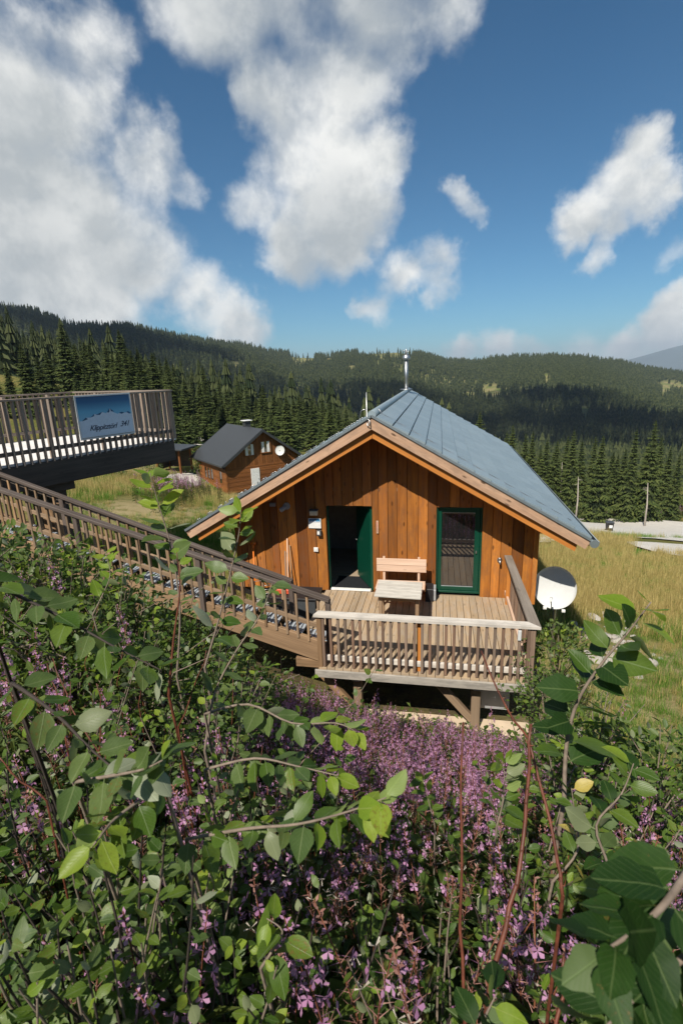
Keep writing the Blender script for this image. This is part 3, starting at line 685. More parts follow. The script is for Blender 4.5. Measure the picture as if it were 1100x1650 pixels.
# door: frame, open leaf, threshold
fr = MB(); fr.beam((DX0+.018, .12, 0), (DX0+.018, .12, DH-.034), .04, .09, (0, 1, 0)); fr.beam((DX1-.03, .09, 0), (DX1-.03, .09, DH), .06, .09, (0, 1, 0)); fr.beam((DX0+.06, .12, DH-.012), (DX1-.06, .12, DH-.012), .09, .04)
dfr = fr.build('door_frame', M['green'], house)
m_ = MB(); m_.beam((DX0+.06, .0, .02), (DX1-.06, .0, .02), .10, .03); m_.build('threshold', M['white'], dfr)
hx, hy = DX1-.07, .12; da = radians(118); ddir = V(cos(da), sin(da), 0)
m_ = MB(); m_.beam(V(hx, hy, 1.02)+ddir*.0, V(hx, hy, 1.02)+ddir*.86, .05, 1.97, ch=.006); leaf = m_.build('door', M['green'], house)
dn = V(-sin(da), cos(da), 0)
m_ = MB(); m_.tube([V(hx, hy, 1.02)+ddir*.80+dn*.02, V(hx, hy, 1.02)+ddir*.80+dn*.09, V(hx, hy, 1.02)+ddir*.68+dn*.09], .011, 6); m_.build('handle', M['steel'], leaf)
# tall window
fr = MB(); z0, z1 = .03, DH-.0; w_ = .085
fr.beam((WX0+.01, .095, z0), (WX0+.01, .095, z1), .05, .13, (0, 1, 0)); fr.beam((WX1-.01, .095, z0), (WX1-.01, .095, z1), .05, .13, (0, 1, 0)); fr.beam((WX0+.035, .095, z1-.025), (WX1-.035, .095, z1-.025), .13, .05); fr.beam((WX0+.035, .095, z0+.025), (WX1-.035, .095, z0+.025), .13, .05)
win = fr.build('window', M['green'], house)
fr = MB(); a, b_ = WX0+.037, WX1-.037; z0 += .052; z1 -= .052
fr.beam((a+.04, .10, z0), (a+.04, .10, z1), .08, .07, (0, 1, 0)); fr.beam((b_-.055, .10, z0), (b_-.055, .10, z1), .11, .07, (0, 1, 0)); fr.beam((a+.08, .10, z1-.045), (b_-.11, .10, z1-.045), .07, .09); fr.beam((a+.08, .10, z0+.045), (b_-.11, .10, z0+.045), .07, .09)
sash = fr.build('sash', M['green'], win)
m_ = MB(); m_.box(((a+b_)/2-.015, .11, (z0+z1)/2), (b_-a-.18, .02, z1-z0-.17), ch=.001); m_.build('pane', M['glass'], win)
m_ = MB(); q0, q1, q2, q3 = a+.084, b_-.114, z0+.094, z1-.094
for p, q in (((q0, .085, q2), (q1, .085, q2)), ((q0, .085, q3), (q1, .085, q3)), ((q0, .085, q2), (q0, .085, q3)), ((q1, .085, q2), (q1, .085, q3))): m_.beam(p, q, .012, .012)
m_.build('glazing_bead', M['grey_plastic'], win)
m_ = MB(); m_.beam((b_-.07, .055, 1.02), (b_-.07, .03, 1.02), .025, .06); m_.build('handle', M['steel'], win)
# wall fittings
def fit(name, label, cat): return thing(name, label, cat, (0, -.04, 0))
t = thing('wall_spotlight', 'round grey wall spotlight with a short barrel under the left eave', 'lamp', (-2.13, -.035, 2.0))
m_ = MB(); m_.tube([(-2.10, -.035, 2.03), (-2.10, -.075, 2.03)], [.085, .08], 16); m_.build('base', M['grey_plastic'], t)
m_ = MB(); m_.tube([(-2.10, -.075, 2.03), (-2.13, -.12, 2.01)], .022, 8); m_.tube([(-2.11, -.10, 2.02), (-2.20, -.20, 1.97)], [.05, .055], 12); m_.build('barrel', M['grey_plastic'], t)
m_ = MB(); m_.tube([(-2.202, -.202, 1.968), (-2.206, -.206, 1.966)], .045, 12); m_.build('lens', M['white'], t)
t = tag(MB().box((-2.43, -.055, 2.06), (.13, .05, .08)).build('junction_box', M['grey_plastic']), 'small grey junction box left of the round spotlight', 'junction box')
t = thing('wall_lantern', 'cream box lantern above the house sign left of the door', 'lamp', (-1.46, -.04, 1.89))
MB().box((-1.46, -.09, 1.89), (.17, .10, .10)).build('shade', M['cream'], t); MB().box((-1.46, -.075, 1.955), (.19, .13, .025)).build('cap', M['darkbox'], t)
t = thing('house_sign', 'small white house sign with blue mountain strip left of the door', 'sign', (-1.46, -.04, 1.63))
MB().box((-1.46, -.045, 1.63), (.29, .02, .23), ch=.002).build('board', M['white'], t)
m_ = MB(); m_.poly([(-1.59, -.0575, 1.67), (-1.33, -.0575, 1.67), (-1.33, -.0575, 1.735), (-1.59, -.0575, 1.735)], [(0, .3), (1, .3), (1, 1), (0, 1)]); m_.build('sky_print', M['signsky'], t)
m_ = MB(); m_.poly([(-1.59, -.060, 1.665), (-1.33, -.060, 1.665), (-1.36, -.060, 1.69), (-1.41, -.060, 1.675), (-1.45, -.060, 1.71), (-1.49, -.060, 1.68), (-1.55, -.060, 1.695)]); m_.build('mountain_print', M['snow'], t)
t = thing('key_safe', 'grey key box below the house sign', 'key box', (-1.36, -.04, 1.41))
MB().box((-1.36, -.065, 1.41), (.10, .07, .14)).build('body', M['darkbox'], t); MB().box((-1.37, -.104, 1.42), (.055, .012, .075)).build('cover', M['white'], t)
t = thing('light_switch', 'white square switch on the boards beside the door', 'switch', (-1.46, -.04, 1.0))
MB().box((-1.46, -.05, 1.0), (.10, .035, .10)).build('plate', M['white'], t); MB().box((-1.46, -.07, 1.0), (.05, .012, .05)).build('rocker', M['white'], t)
t = thing('thermometer', 'slim wooden wall thermometer between door and bench', 'thermometer', (-.02, -.04, 1.58))
MB().beam((-.03, -.042, 1.43), (-.03, -.042, 1.72), .045, .016, (0, 1, 0)).build('back_plate', M['bench'], t); MB().tube([(-.03, -.056, 1.46), (-.03, -.056, 1.70)], .005, 6).build('tube', M['red'], t)
t = thing('wall_tap', 'grey metal garden tap on the wall right of the window', 'tap', (2.62, -.04, .86))
m_ = MB(); m_.tube([(2.62, -.035, .88), (2.62, -.12, .88), (2.62, -.14, .82)], [.035, .028, .022], 10); m_.tube([(2.62, -.03, .88), (2.62, -.04, .88)], .055, 12); m_.build('spout', M['steel'], t)
m_ = MB(); m_.tube([(2.62, -.08, .88), (2.62, -.08, .94)], .012, 6); m_.tube([(2.58, -.08, .94), (2.66, -.08, .94)], .014, 6); m_.build('handle', M['steel'], t)
t = thing('door_mat', 'dark rubber mat lying inside the open doorway', 'door mat', (-.7, .5, -.03)); MB().box((-.70, .52, -.028), (.86, .72, .016)).build('mat', M['mat'], t)

# ------------------------------------------------------------------ porch
PX0, PX1, PY = -.70, 2.86, -3.26
porch = thing('porch', 'weathered wooden porch with baluster railing in front of the green door', 'porch', (1, -1.6, -1.3))
x = -1.27; i = 0
while x < PX1-.02:
    w_ = .142; front = PY
    if x < PX0-.05: front = -1.85-(x+1.27)*1.2
    m_ = MB(); m_.beam((x+w_/2, front, -.019), (x+w_/2, -.05, -.019), w_-.008, .036, ch=.004); m_.build('floor_board', M['floor'], porch); x += w_
MB().beam((PX0-.06, PY-.022, -.10), (PX1-.02, PY-.022, -.10), .04, .14).build('fascia_board', M['fascia'], porch)
for yy in (-.3, -1.2, -2.1, -2.9): MB().beam((-1.2, yy, -.13), (PX1-.05, yy, -.13), .10, .18).build('joist', M['brown'], porch)
for xx in (-.07, 1.98):
    p_ = MB(); p_.beam((xx, -2.95, -1.35), (xx, -2.95, -.22), .15, .15, (0, 1, 0)); po = p_.build('post', M['brown'], porch)
    MB().beam((xx-.06, -2.95, -1.0), (xx-.72, -2.95, -.24), .12, .12).build('brace', M['brown'], po)
    MB().beam((xx, -3.16, -.23), (xx, -.2, -.23), .14, .12).build('bearer', M['silver'], porch)
# front railing
RZ = 1.0
m_ = MB(); m_.prism([(PX0-.05, PY-.02, RZ-.035), (PX1+.03, PY-.02, RZ-.035), (PX1-.14, PY+.15, RZ-.035), (PX0-.0, PY+.15, RZ-.035)], (0, 0, .045)); m_.build('top_rail', M['silver'], porch)
m_ = MB(); m_.prism([(PX1+.033, PY-.02, RZ-.037), (PX1+.0, -.06, RZ-.037), (PX1-.15, -.06, RZ-.037), (PX1-.137, PY+.15, RZ-.037)], (0, 0, .045), (0, 1, 0)); m_.build('side_rail', M['grey'], porch)
nb = 27
bal = MB().mat(M['baluster']).beam((0, 0, .02), (0, 0, RZ-.04), .045, .045, (0, 1, 0)).mesh('baluster')
for i in range(nb):
    xx = PX0+.10+(PX1-.13-PX0-.10)*i/(nb-1)
    o = link('baluster', bal, porch, loc=Vector((xx+npr.normal(0, .004), PY+.035, npr.normal(0, .004)))-porch.location)
for i in range(20):
    o = link('baluster', bal, porch, loc=Vector((PX1-.03-.0*i, PY+.30+i*.145, 0))-porch.location)
MB().beam((PX0+.0, PY+.10, .15), (PX1-.05, PY+.10, .15), .045, .10).build('lower_rail', M['silver'], porch)
MB().beam((PX1-.085, PY+.1, .15), (PX1-.085, -.08, .15), .045, .09).build('lower_rail', M['bench'], porch)
for xx, mt, yy in ((PX0+.03, 'brown', PY+.06), (1.02, 'rafter', PY+.145), (PX1-.07, 'baluster', PY+.06), (PX1-.075, 'rafter', -.35)):
    MB().beam((xx, yy, 0), (xx, yy, RZ-.04), .085, .085, (0, 1, 0)).build('rail_post', M[mt], porch)
MB().box((2.58, PY-.0, .84), (.05, .03, .17)).build('socket_cover', M['dish'], porch)
# table, bench, crate
tb = thing('garden_table', 'small grey weathered wooden table in front of the bench', 'table', (.56, -1.4, 0))
for k in range(5): MB().beam((.10+.0, -1.76+k*.155+.07, .70), (1.0, -1.80+k*.155+.07, .70), .150, .035, ch=.005).build('top_board', M['tabletop'], tb)
for sx in (.2, .92):
    for sy in (-1.62, -1.18): MB().beam((sx, sy, 0), (sx, sy, .68), .07, .07, (0, 1, 0)).build('leg', M['brown'], tb)
    MB().beam((sx, -1.62, .60), (sx, -1.18, .60), .04, .10).build('apron', M['brown'], tb)
MB().beam((.2, -1.62, .60), (.92, -1.62, .60), .03, .10).build('apron', M['brown'], tb)
bn = thing('garden_bench', 'pale wooden bench with two back boards against the wall', 'bench', (.52, -.5, 0))
MB().beam((-.02, -.36, .885), (1.06, -.36, .885), .03, .145).build('back_board', M['bench'], bn); MB().beam((-.02, -.355, .73), (1.06, -.355, .73), .03, .145).build('back_board', M['bench'], bn)
for sx in (.14, .90):
    MB().beam((sx, -.32, 0), (sx, -.32, .99), .05, .045, (0, 1, 0)).build('back_post', M['bench'], bn)
    MB().beam((sx, -.74, 0), (sx, -.74, .42), .05, .05, (0, 1, 0)).build('leg', M['bench'], bn)
for k in range(3): MB().beam((0, -.75+k*.155, .44), (1.04, -.75+k*.155, .44), .145, .03).build('seat_board', M['bench'], bn)
MB().beam((.14, -.72, .2), (.90, -.72, .2), .03, .06).build('stretcher', M['bench'], bn)
ct = thing('storage_crate', 'low black and grey crate on the porch between bench and window', 'crate', (1.19, -.32, 0))
MB().box((1.13, -.26, .15), (.17, .36, .30)).build('body', M['black'], ct); MB().box((1.245, -.24, .14), (.055, .32, .26)).build('side_panel', M['grey_plastic'], ct)

# things by the left wall
t = thing('storage_box', 'large dark grey storage box left of the doorway behind the stair rail', 'box', (-1.9, -.55, -.6))
MB().box((-1.86, -.56, -.27), (1.05, .62, .72)).build('body', M['darkbox'], t); MB().box((-1.86, -.56, .115), (1.10, .67, .05)).build('lid', M['black'], t)
MB().box((-2.05, -.56, .20), (.40, .16, .12)).build('handle_box', M['red'], t) if False else None
t = thing('tool_case', 'small orange-red case on top of the dark storage box', 'case', (-2.1, -.6, .14)); MB().box((-2.1, -.6, .20), (.36, .22, .11)).build('body', M['red'], t); MB().tube([(-2.18, -.6, .255), (-2.18, -.6, .30), (-2.02, -.6, .30), (-2.02, -.6, .255)], .012, 5).build('handle', M['black'], t)
t = thing('garden_fork', 'orange-handled garden tool leaning on the left wall', 'garden tool', (-2.95, -.3, -.9))
m_ = MB(); m_.tube([(-2.92, -.40, -.9), (-2.96, -.12, 1.0)], .016, 6); m_.build('shaft', M['orange'], t)
m_ = MB(); m_.tube([(-2.96, -.12, 1.0), (-2.97, -.10, 1.09)], .03, 8); m_.tube([(-3.03, -.10, 1.13), (-2.9, -.10, 1.13)], .028, 8); m_.tube([(-3.0, -.1, 1.08), (-3.02, -.1, 1.13)], .016, 6); m_.tube([(-2.94, -.1, 1.08), (-2.92, -.1, 1.13)], .016, 6); m_.build('grip', M['orange'], t)
for k, (x0, x1, z1, lab, mt) in enumerate(((-2.12, -2.13, 1.26, 'long pale broom stick leaning on the left wall', 'bench'), (-1.98, -2.08, 1.10, 'shorter dark rake handle leaning right of the broom stick', 'brown'), (-2.16, -2.20, .95, 'grey shovel leaning left of the broom stick', 'grey'))):
    t = thing(('broom', 'rake', 'shovel')[k], lab, ('broom', 'rake', 'shovel')[k], (x0, -.45, -1.0)); MB().tube([(x0, -.42, -.95), (x1, -.07, z1)], .014, 6).build('handle', M[mt], t)
    MB().box((x0, -.43, -1.0), (.28, .07, .10)).build('head', M['darkbox'], t)
t = thing('drying_rack', 'folded wire rack standing under the left wall', 'rack', (-2.6, -.7, -1.0))
m_ = MB()
for k in range(9): m_.tube([(-2.75, -.75, -.5+k*.1), (-2.35, -.72, -.42+k*.1)], .009, 4)
m_.build('wires', M['wire'], t); MB().tube([(-2.75, -.75, -1.0), (-2.75, -.75, .45), (-2.35, -.72, .5), (-2.35, -.72, -1.0)], .014, 6).build('frame', M['wire'], t)
# under the porch
t = thing('meter_cabinet', 'grey electric cabinet under the right end of the porch', 'cabinet', (2.33, -2.6, -1.2)); MB().box((2.33, -2.55, -.62), (.50, .22, .72)).build('body', M['grey_plastic'], t); MB().box((2.33, -2.664, -.62), (.44, .012, .64)).build('door', M['grey_plastic'], t)
m_ = MB()
for k in range(2): m_.box((2.25+k*.08, -2.675, -.42), (.05, .01, .03))
m_.build('vent', M['ink'], t)
t = MB(); t.beam((-1.2, -3.2, -1.27), (3.25, -3.2, -1.27), .95, .26, ch=.02); tag(t.build('stone_kerb', M['slab']), 'pale sunlit stone slab under the front edge of the porch', 'slab')

# ------------------------------------------------------------------ stairs
def onplane(px, py, y): d = dep(px, py, 1)-CAM; k = (y-CAM[1])/d[1]; return CAM+k*d
st = thing('stairway', 'brown wooden outdoor stairway with metal treads climbing to the left', 'stairs', (-4, -2.6, -1))
YN, YF = -3.0, -2.2
n0, n1 = onplane(530, 964, YN), onplane(-40, 773, YN); f0, f1 = onplane(470, 934, YF), onplane(-40, 747, YF)
def lint(a, b_, x): return a+(b_-a)*((x-a[0])/(b_[0]-a[0]))
for a, b_, nm in ((n0, n1, 'near'), (f0, f1, 'far')):
    MB().beam(a-V(0, 0, .03), b_-V(0, 0, .03), .13 if nm == 'near' else .10, .065).build('handrail', M['handrail'], st)
    if nm == 'far': MB().beam(a-V(0, -.05, .10), b_-V(0, -.05, .10), .03, .11).build('rail_board', M['deckrail'], st)
    MB().beam(a-V(0, -.03, .62), b_-V(0, -.03, .62), .04, .08).build('lower_rail', M['brown'], st)
    sa, sb = a-V(0, -.06, .95), b_-V(0, -.06, .95)
    MB().beam(sa-V(-.05, 0, .19), sb-V(0, 0, .19), .08, .40).build('stringer', M['brown'], st)
# balusters are plumb, one mesh of a common length copied along both rails
balm = MB().mat(M['brown']).beam((0, 0, -.98), (0, 0, -.04), .042, .042, (0, 1, 0)).mesh('baluster')
postm = MB().mat(M['handrail']).beam((0, 0, -1.1), (0, 0, -.04), .09, .09, (0, 1, 0)).mesh('rail_post')
for a, b_, stp in ((n0, n1, .195), (f0, f1, .195)):
    k = 0; x = a[0]-.03
    while x > b_[0]:
        p = lint(a, b_, x)+V(0, .02, 0)
        link('rail_post' if k % 12 == 0 else 'baluster', postm if k % 12 == 0 else balm, st, loc=Vector(p)-st.location); x -= stp*(1 if k % 12 else .9); k += 1
k = 0; x = -.90
while x > n1[0]:
    zz = lint(n0, n1, x)[2]*.5+lint(f0, f1, x)[2]*.5-1.03
    m_ = MB().mat(M['grate'])
    for q in range(6): m_.beam((x-.19+q*.076, YN+.10, zz), (x-.19+q*.076, YF+.02, zz), .052, .03, ch=.004)
    for q in (.12, .40, .70): m_.beam((x-.2, YN+q, zz-.026), (x+.2, YN+q, zz-.026), .03, .02, ch=0)
    m_.build('tread', None, st); x -= .47; k += 1
for xx in (-4.4,): MB().beam((xx, -2.6, -1.4), (xx, -2.6, lint(n0, n1, xx)[2]-1.25), .16, .16, (0, 1, 0)).build('support_post', M['brown'], st)
MB().beam((-6.75, -1.75, -.2), (-6.75, -1.75, 2.45), .26, .26, (0, 1, 0)).build('support_post', M['brown'], st)

# ------------------------------------------------------------------ raised deck at the left
rdk = thing('raised_deck', 'high pale-floored wooden deck with dark beam and baluster railing', 'deck', (-8.5, 1, -.5))
Z1 = 4.63; Z0 = 3.29
A0 = V(-7.51, -1.69, 0); B0 = V(-6.05, 2.40, 0); e = nrm(B0-A0); A0 = A0-e*1.0; nn = V(-e[1], e[0], 0)   # nn points left, away from the stairs
Lk = np.linalg.norm(B0-A0); WD = 4.4
def dk(s, w, z): p = A0+e*s+nn*w; return V(p[0], p[1], z)
k = 0; s = 0.
while s < Lk-.01:
    MB().beam(dk(s+.075, -.03, Z0-.02), dk(s+.075, WD+.03, Z0-.02), .145, .04, ch=.004).build('floor_board', M['paledeck'], rdk); s += .15; k += 1
MB().beam(dk(-.1, -.0, Z0-.32), dk(Lk-.06, -.0, Z0-.32), .16, .54).build('edge_beam', M['darkbeam'], rdk)
MB().beam(dk(-.1, WD, Z0-.30), dk(Lk-.06, WD, Z0-.30), .16, .50).build('edge_beam', M['darkbeam'], rdk)
MB().beam(dk(Lk-.08, .09, Z0-.2), dk(Lk-.08, WD-.09, Z0-.2), .12, .3).build('end_beam', M['darkbeam'], rdk)
for w_ in (.9, 1.8, 2.7, 3.6): MB().beam(dk(0, w_, Z0-.16), dk(Lk-.15, w_, Z0-.16), .1, .22).build('joist', M['darkbeam'], rdk)
MB().beam(dk(1.9, .5, -.6), dk(1.9, .5, Z0-.60), .5, .55, (1, 0, 0)).build('pillar', M['darkbeam'], rdk); MB().beam(dk(1.9, 3.8, -.6), dk(1.9, 3.8, Z0-.56), .4, .4, (1, 0, 0)).build('pillar', M['darkbeam'], rdk)
MB().beam(dk(1.3, .3, Z0-.70), dk(2.35, .3, Z0-.70), .3, .22).build('corbel', M['darkbeam'], rdk)
def deckrail(p, q, zlow, out):
    Lr = np.linalg.norm(q-p); d = (q-p)/Lr
    MB().beam(p+V(0, 0, Z1-.025), q+V(0, 0, Z1-.025), .12, .045).build('top_rail', M['deckrail'], rdk)
    MB().beam(p+out*.05+V(0, 0, Z0+.22), q+out*.05+V(0, 0, Z0+.22), .04, .09).build('lower_rail', M['deckrail'], rdk)
    bm_ = MB().mat(M['deckrail']).beam((0, 0, zlow), (0, 0, Z1-.05), .032, .085, (-d[1], d[0], 0)).mesh('baluster')
    s = .05; k = 0
    while s < Lr-.02: link('baluster', bm_, rdk, loc=Vector(p+d*s)-rdk.location); s += .163; k += 1
    for s in np.arange(.6, Lr, 1.3): MB().beam(p+d*s+out*.1+V(0, 0, Z0-.25), p+d*s+out*.1+V(0, 0, Z1-.05), .09, .09, (0, 1, 0)).build('rail_post', M['deckrail'], rdk)
p00 = dk(0, -.06, 0); p01 = dk(Lk, -.06, 0); p11 = dk(Lk+.0, WD, 0); p10 = dk(0, WD, 0)
deckrail(p00, p01, Z0-.06, nn); deckrail(p01+e*.06, p11+e*.06, Z0-.02, -e); deckrail(p10, p11, Z0-.02, -nn)
# picture sign on the railing
sg = thing('picture_sign', 'blue mountain picture sign with script lettering on the deck railing', 'sign', tuple(dk(3.3, -.1, Z0)))
s0 = 1.0+1.515; s1 = 1.0+3.02; zb, zt = 3.60, 4.62; wo_ = -.115
MB().beam(dk(s0, wo_, (zb+zt)/2), dk(s1, wo_, (zb+zt)/2), .02, zt-zb, ch=.003).build('board', M['dish'], sg)
def sgp(u, v, o=0.): p = dk(s0+.04+(s1-s0-.08)*u, wo_-.0125-o, zb+.04+(zt-zb-.08)*v); return p
m_ = MB(); m_.poly([sgp(0, .35), sgp(1, .35), sgp(1, 1), sgp(0, 1)], [(0, 0), (1, 0), (1, 1), (0, 1)]); m_.build('sky_print', M['signsky'], sg)
m_ = MB(); m_.poly([sgp(u, v, .003) for u, v in ((0, .02), (1, .02), (1, .50), (.93, .56), (.88, .53), (.80, .56), (.72, .52), (.64, .57), (.58, .68), (.55, .63), (.50, .56), (.43, .60), (.36, .54), (.28, .57), (.2, .49), (.12, .50), (.05, .43), (0, .42))]); m_.build('snow_print', M['snow'], sg)
m_ = MB()
for tri in (((.52, .585), (.58, .685), (.57, .60), (.55, .57)), ((.59, .675), (.66, .585), (.60, .60)), ((.30, .545), (.43, .605), (.38, .535)), ((.75, .54), (.80, .565), (.86, .535), (.80, .51)), ((.90, .545), (.94, .565), (1, .50), (.95, .50)), ((.04, .42), (.12, .505), (.15, .46)), ((.2, .49), (.28, .575), (.27, .52))): m_.poly([sgp(u, v, .006) for u, v in tri])
m_.build('rock_print', M['ridge_ink'], sg)
m_ = MB()
for (a, b_) in (((0, 0), (1, 0)), ((1, 0), (1, 1)), ((1, 1), (0, 1)), ((0, 1), (0, 0))): m_.beam(sgp(*a, .004), sgp(*b_, .004), .004, .008, ch=0)
m_.build('border_line', M['ink'], sg)
def lettering(txt, u, v, hgt):
    cu = bpy.data.curves.new('lettering', 'FONT'); cu.body = txt; cu.size = hgt; cu.shear = .45; cu.extrude = .001; cu.space_character = .93; cu.offset = .002
    o = bpy.data.objects.new('lettering', cu); COL.objects.link(o)
    bpy.context.view_layer.update(); dg = bpy.context.evaluated_depsgraph_get(); me = bpy.data.meshes.new_from_object(o.evaluated_get(dg)); bpy.data.objects.remove(o)
    me.materials.clear(); me.materials.append(M['ink']); me.name = 'lettering'
    mm = Matrix.Identity(4); X = e; Zp = V(0, 0, 1); Yp = np.cross(Zp, X)
    P = Vector(sgp(u, v, .008))-sg.location
    for i in range(3): mm[i][0] = X[i]; mm[i][1] = Zp[i]; mm[i][2] = -Yp[i]; mm[i][3] = P[i]
    return link('lettering', me, sg, mat4=mm)
lettering('Klippitztörl', .15, .17, .175); lettering('341', .735, .19, .185)

# ------------------------------------------------------------------ second chalet
ca = V(-16.29, 28.1, 0); cu_ = V(-.71, .70, 0); cv_ = V(.70, .71, 0); ZE = -2.26
ch2 = thing('chalet', 'smaller brown chalet with dark grey roof beyond the stairs', 'chalet', (-14, 32, -5.2))
def c2(s, t_, z): p = ca+cv_*s+cu_*t_; return V(p[0], p[1], ZE+z)
WID = 7.94; AP = 2.75; sl2 = AP/(WID/2)
for sgn in (0, 1):
    m_ = MB(); xs_ = (0, WID/2) if sgn == 0 else (WID, WID/2)
    m_.prism([c2(xs_[0], 0, 0), c2(xs_[1], 0, AP), c2(xs_[1], 0, AP-.14), c2(xs_[0], 0, -.14)], cu_*7.83); rf = m_.build('roof', M['dark_roof'], ch2)
    if sgn == 0: roof0 = rf
    m_ = MB(); m_.prism([c2(xs_[0], -.02, -.02), c2(xs_[1], -.02, AP-.02), c2(xs_[1], -.02, AP-.26), c2(xs_[0]+(.25 if sgn == 0 else -.25), -.02, -.10)], -cu_*.03); m_.build('verge_board', M['dark_roof'], rf)
w0, w1 = .5, 7.45; base = -2.75
zw = lambda s: min(s, WID-s)*sl2-.17
for lo, hi, mt in ((base+.25, -.35, 'log'), ):
    nlog = 12
    for k in range(nlog):
        z0_ = lo+(hi-lo)*k/nlog; z1_ = lo+(hi-lo)*(k+1)/nlog
        MB().beam(c2(w0, .45, (z0_+z1_)/2), c2(w1, .45, (z0_+z1_)/2), .12+.02*(k % 2), z1_-z0_-.008).build('wall_log', M['farwood'], ch2)
        MB().beam(c2(w0+.02, .36, (z0_+z1_)/2), c2(w0+.02, 7.3, (z0_+z1_)/2), .12+.02*(k % 2), z1_-z0_-.008).build('wall_log', M['farwood'], ch2)
nb2 = 28
for k in range(nb2):
    s0_ = w0+(w1-w0)*k/nb2; s1_ = w0+(w1-w0)*(k+1)/nb2; sm = [s0_, s1_]
    top = [c2(s1_-.01, .40, zw(s1_)), c2(s0_+.01, .40, zw(s0_))]
    if s0_ < WID/2 < s1_: top = [c2(s1_-.01, .40, zw(s1_)), c2(WID/2, .40, zw(WID/2)), c2(s0_+.01, .40, zw(s0_))]
    MB().prism([c2(s0_+.01, .40, -.36), c2(s1_-.01, .40, -.36)]+top, cu_*(.10 if k % 2 else .08), (0, 0, 1)).build('gable_board', M['farwood'], ch2)
MB().prism([c2(w0+.1, .52, base), c2(w1-.1, .52, base), c2(w1-.1, 7.2, base), c2(w0+.1, 7.2, base)], (0, 0, 2.4)).build('core', M['interior'], ch2)
MB().prism([c2(w0-.02, .38, base-.6), c2(w1+.02, .38, base-.6), c2(w1+.02, 7.3, base-.6), c2(w0-.02, 7.3, base-.6)], (0, 0, .85)).build('plinth', M['dark_roof'], ch2)
def win2(s, z, w_, h_, sash=True, label=None):
    fr = MB()
    for q in (-.5, .5): fr.beam(c2(s+q*w_, .35, z-h_/2), c2(s+q*w_, .35, z+h_/2), .07, .07, cu_)
    for q in (-.5, .5): fr.beam(c2(s-w_/2, .35, z+q*h_), c2(s+w_/2, .35, z+q*h_), .07, .07)
    o = fr.build('window', M['farwood'], ch2)
    MB().beam(c2(s-w_/2, .375, z), c2(s+w_/2, .375, z), .03, h_, ch=0).build('pane', M['glass'], o)
    for q in (-.27, .27): MB().beam(c2(s+q*w_, .335, z-h_*.46), c2(s+q*w_, .335, z+h_*.46), .25*w_, .03, cu_).build('shutter', M['white'], o)
win2(2.75, 1.05, .95, 1.0); win2(4.3, 1.15, .95, 1.0)
m_ = MB(); m_.beam(c2(3.15, .37, base+.3), c2(3.15, .37, base+2.15), .80, .06, cu_); dd = m_.build('door', M['white'], ch2); MB().beam(c2(3.40, .32, base+1.2), c2(3.46, .32, base+1.2), .04, .03).build('handle', M['steel'], dd)
for k, (t0, n_) in enumerate(((1.5, 1), (3.6, 3))):
    for q in range(n_):
        t_ = t0+q*.75; fr = MB()
        for a in (-.3, .3): fr.beam(c2(w0-.06, t_+a, -1.75), c2(w0-.06, t_+a, -.65), .06, .06, cu_)
        for z in (-1.75, -.65): fr.beam(c2(w0-.06, t_-.3, z), c2(w0-.06, t_+.3, z), .06, .06)
        o = fr.build('window', M['farwood'], ch2); MB().beam(c2(w0-.045, t_-.3, -1.2), c2(w0-.045, t_+.3, -1.2), .02, 1.1, ch=0).build('pane', M['glass'], o)
chm = MB().beam(c2(WID/2+.2, 3.6, AP-.5), c2(WID/2+.2, 3.6, AP+.45), .55, .55, cu_).build('chimney', M['dark_roof'], roof0)
MB().beam(c2(WID/2-.2, 3.6, AP+.50), c2(WID/2+.6, 3.6, AP+.50), .8, .06).build('chimney_cap', M['white'], roof0)
dsm = MB(); c_ = c2(5.55, .1, .72)
def dishmesh(mb, c, nrm_, R_, depth, nr=5, na=28):
    nrm_ = nrm_/np.linalg.norm(nrm_); u = nrm(np.cross(nrm_, (0, 0, 1))); v = np.cross(u, nrm_); b = len(mb.v)
    for side in (0, 1):
        for i in range(nr+1):
            r = R_*i/nr
            for k in range(na): a = 2*pi*k/na; mb.v.append(c+u*cos(a)*r+v*sin(a)*r*1.06-nrm_*(depth*(1-(i/nr)**2)+side*.015))
        for i in range(nr):
            for k in range(na):
                q = (b+i*na+k, b+i*na+(k+1) % na, b+(i+1)*na+(k+1) % na, b+(i+1)*na+k); mb.face(q if side else q[::-1], None, True)
        b = len(mb.v)
    b = len(mb.v)-2*(nr+1)*na
    for k in range(na): p = b+nr*na+k; q = b+nr*na+(k+1) % na; mb.face((p, q, q+(nr+1)*na, p+(nr+1)*na))
    return mb
t = thing('satellite_dish', 'small white satellite dish on the gable of the brown chalet', 'satellite dish', tuple(c_))
dishmesh(MB(), c_, nrm(V(.1, -1, .25)), .42, .08).build('dish', M['dish'], t); MB().tube([c_, c2(5.55, .42, .72)], .03, 6).build('arm', M['steel'], t)
t = thing('plank_pile', 'loose planks leaning by the brown chalet', 'planks', tuple(c2(2.0, -.5, base)))
for k in range(7):
    a = c2(.6+k*.26, -.9-.1*(k % 3), base-.15); b_ = a+V(.9+.3*(k % 3), .3, .55+.25*(k % 4)); MB().beam(a, b_, .16, .04).build('plank', M[('bench', 'brown', 'silver')[k % 3]], t)
MB().box(c2(3.1, -.6, base+.1), (.9, .6, .5), .8).build('crate', M['grey_plastic'], t)
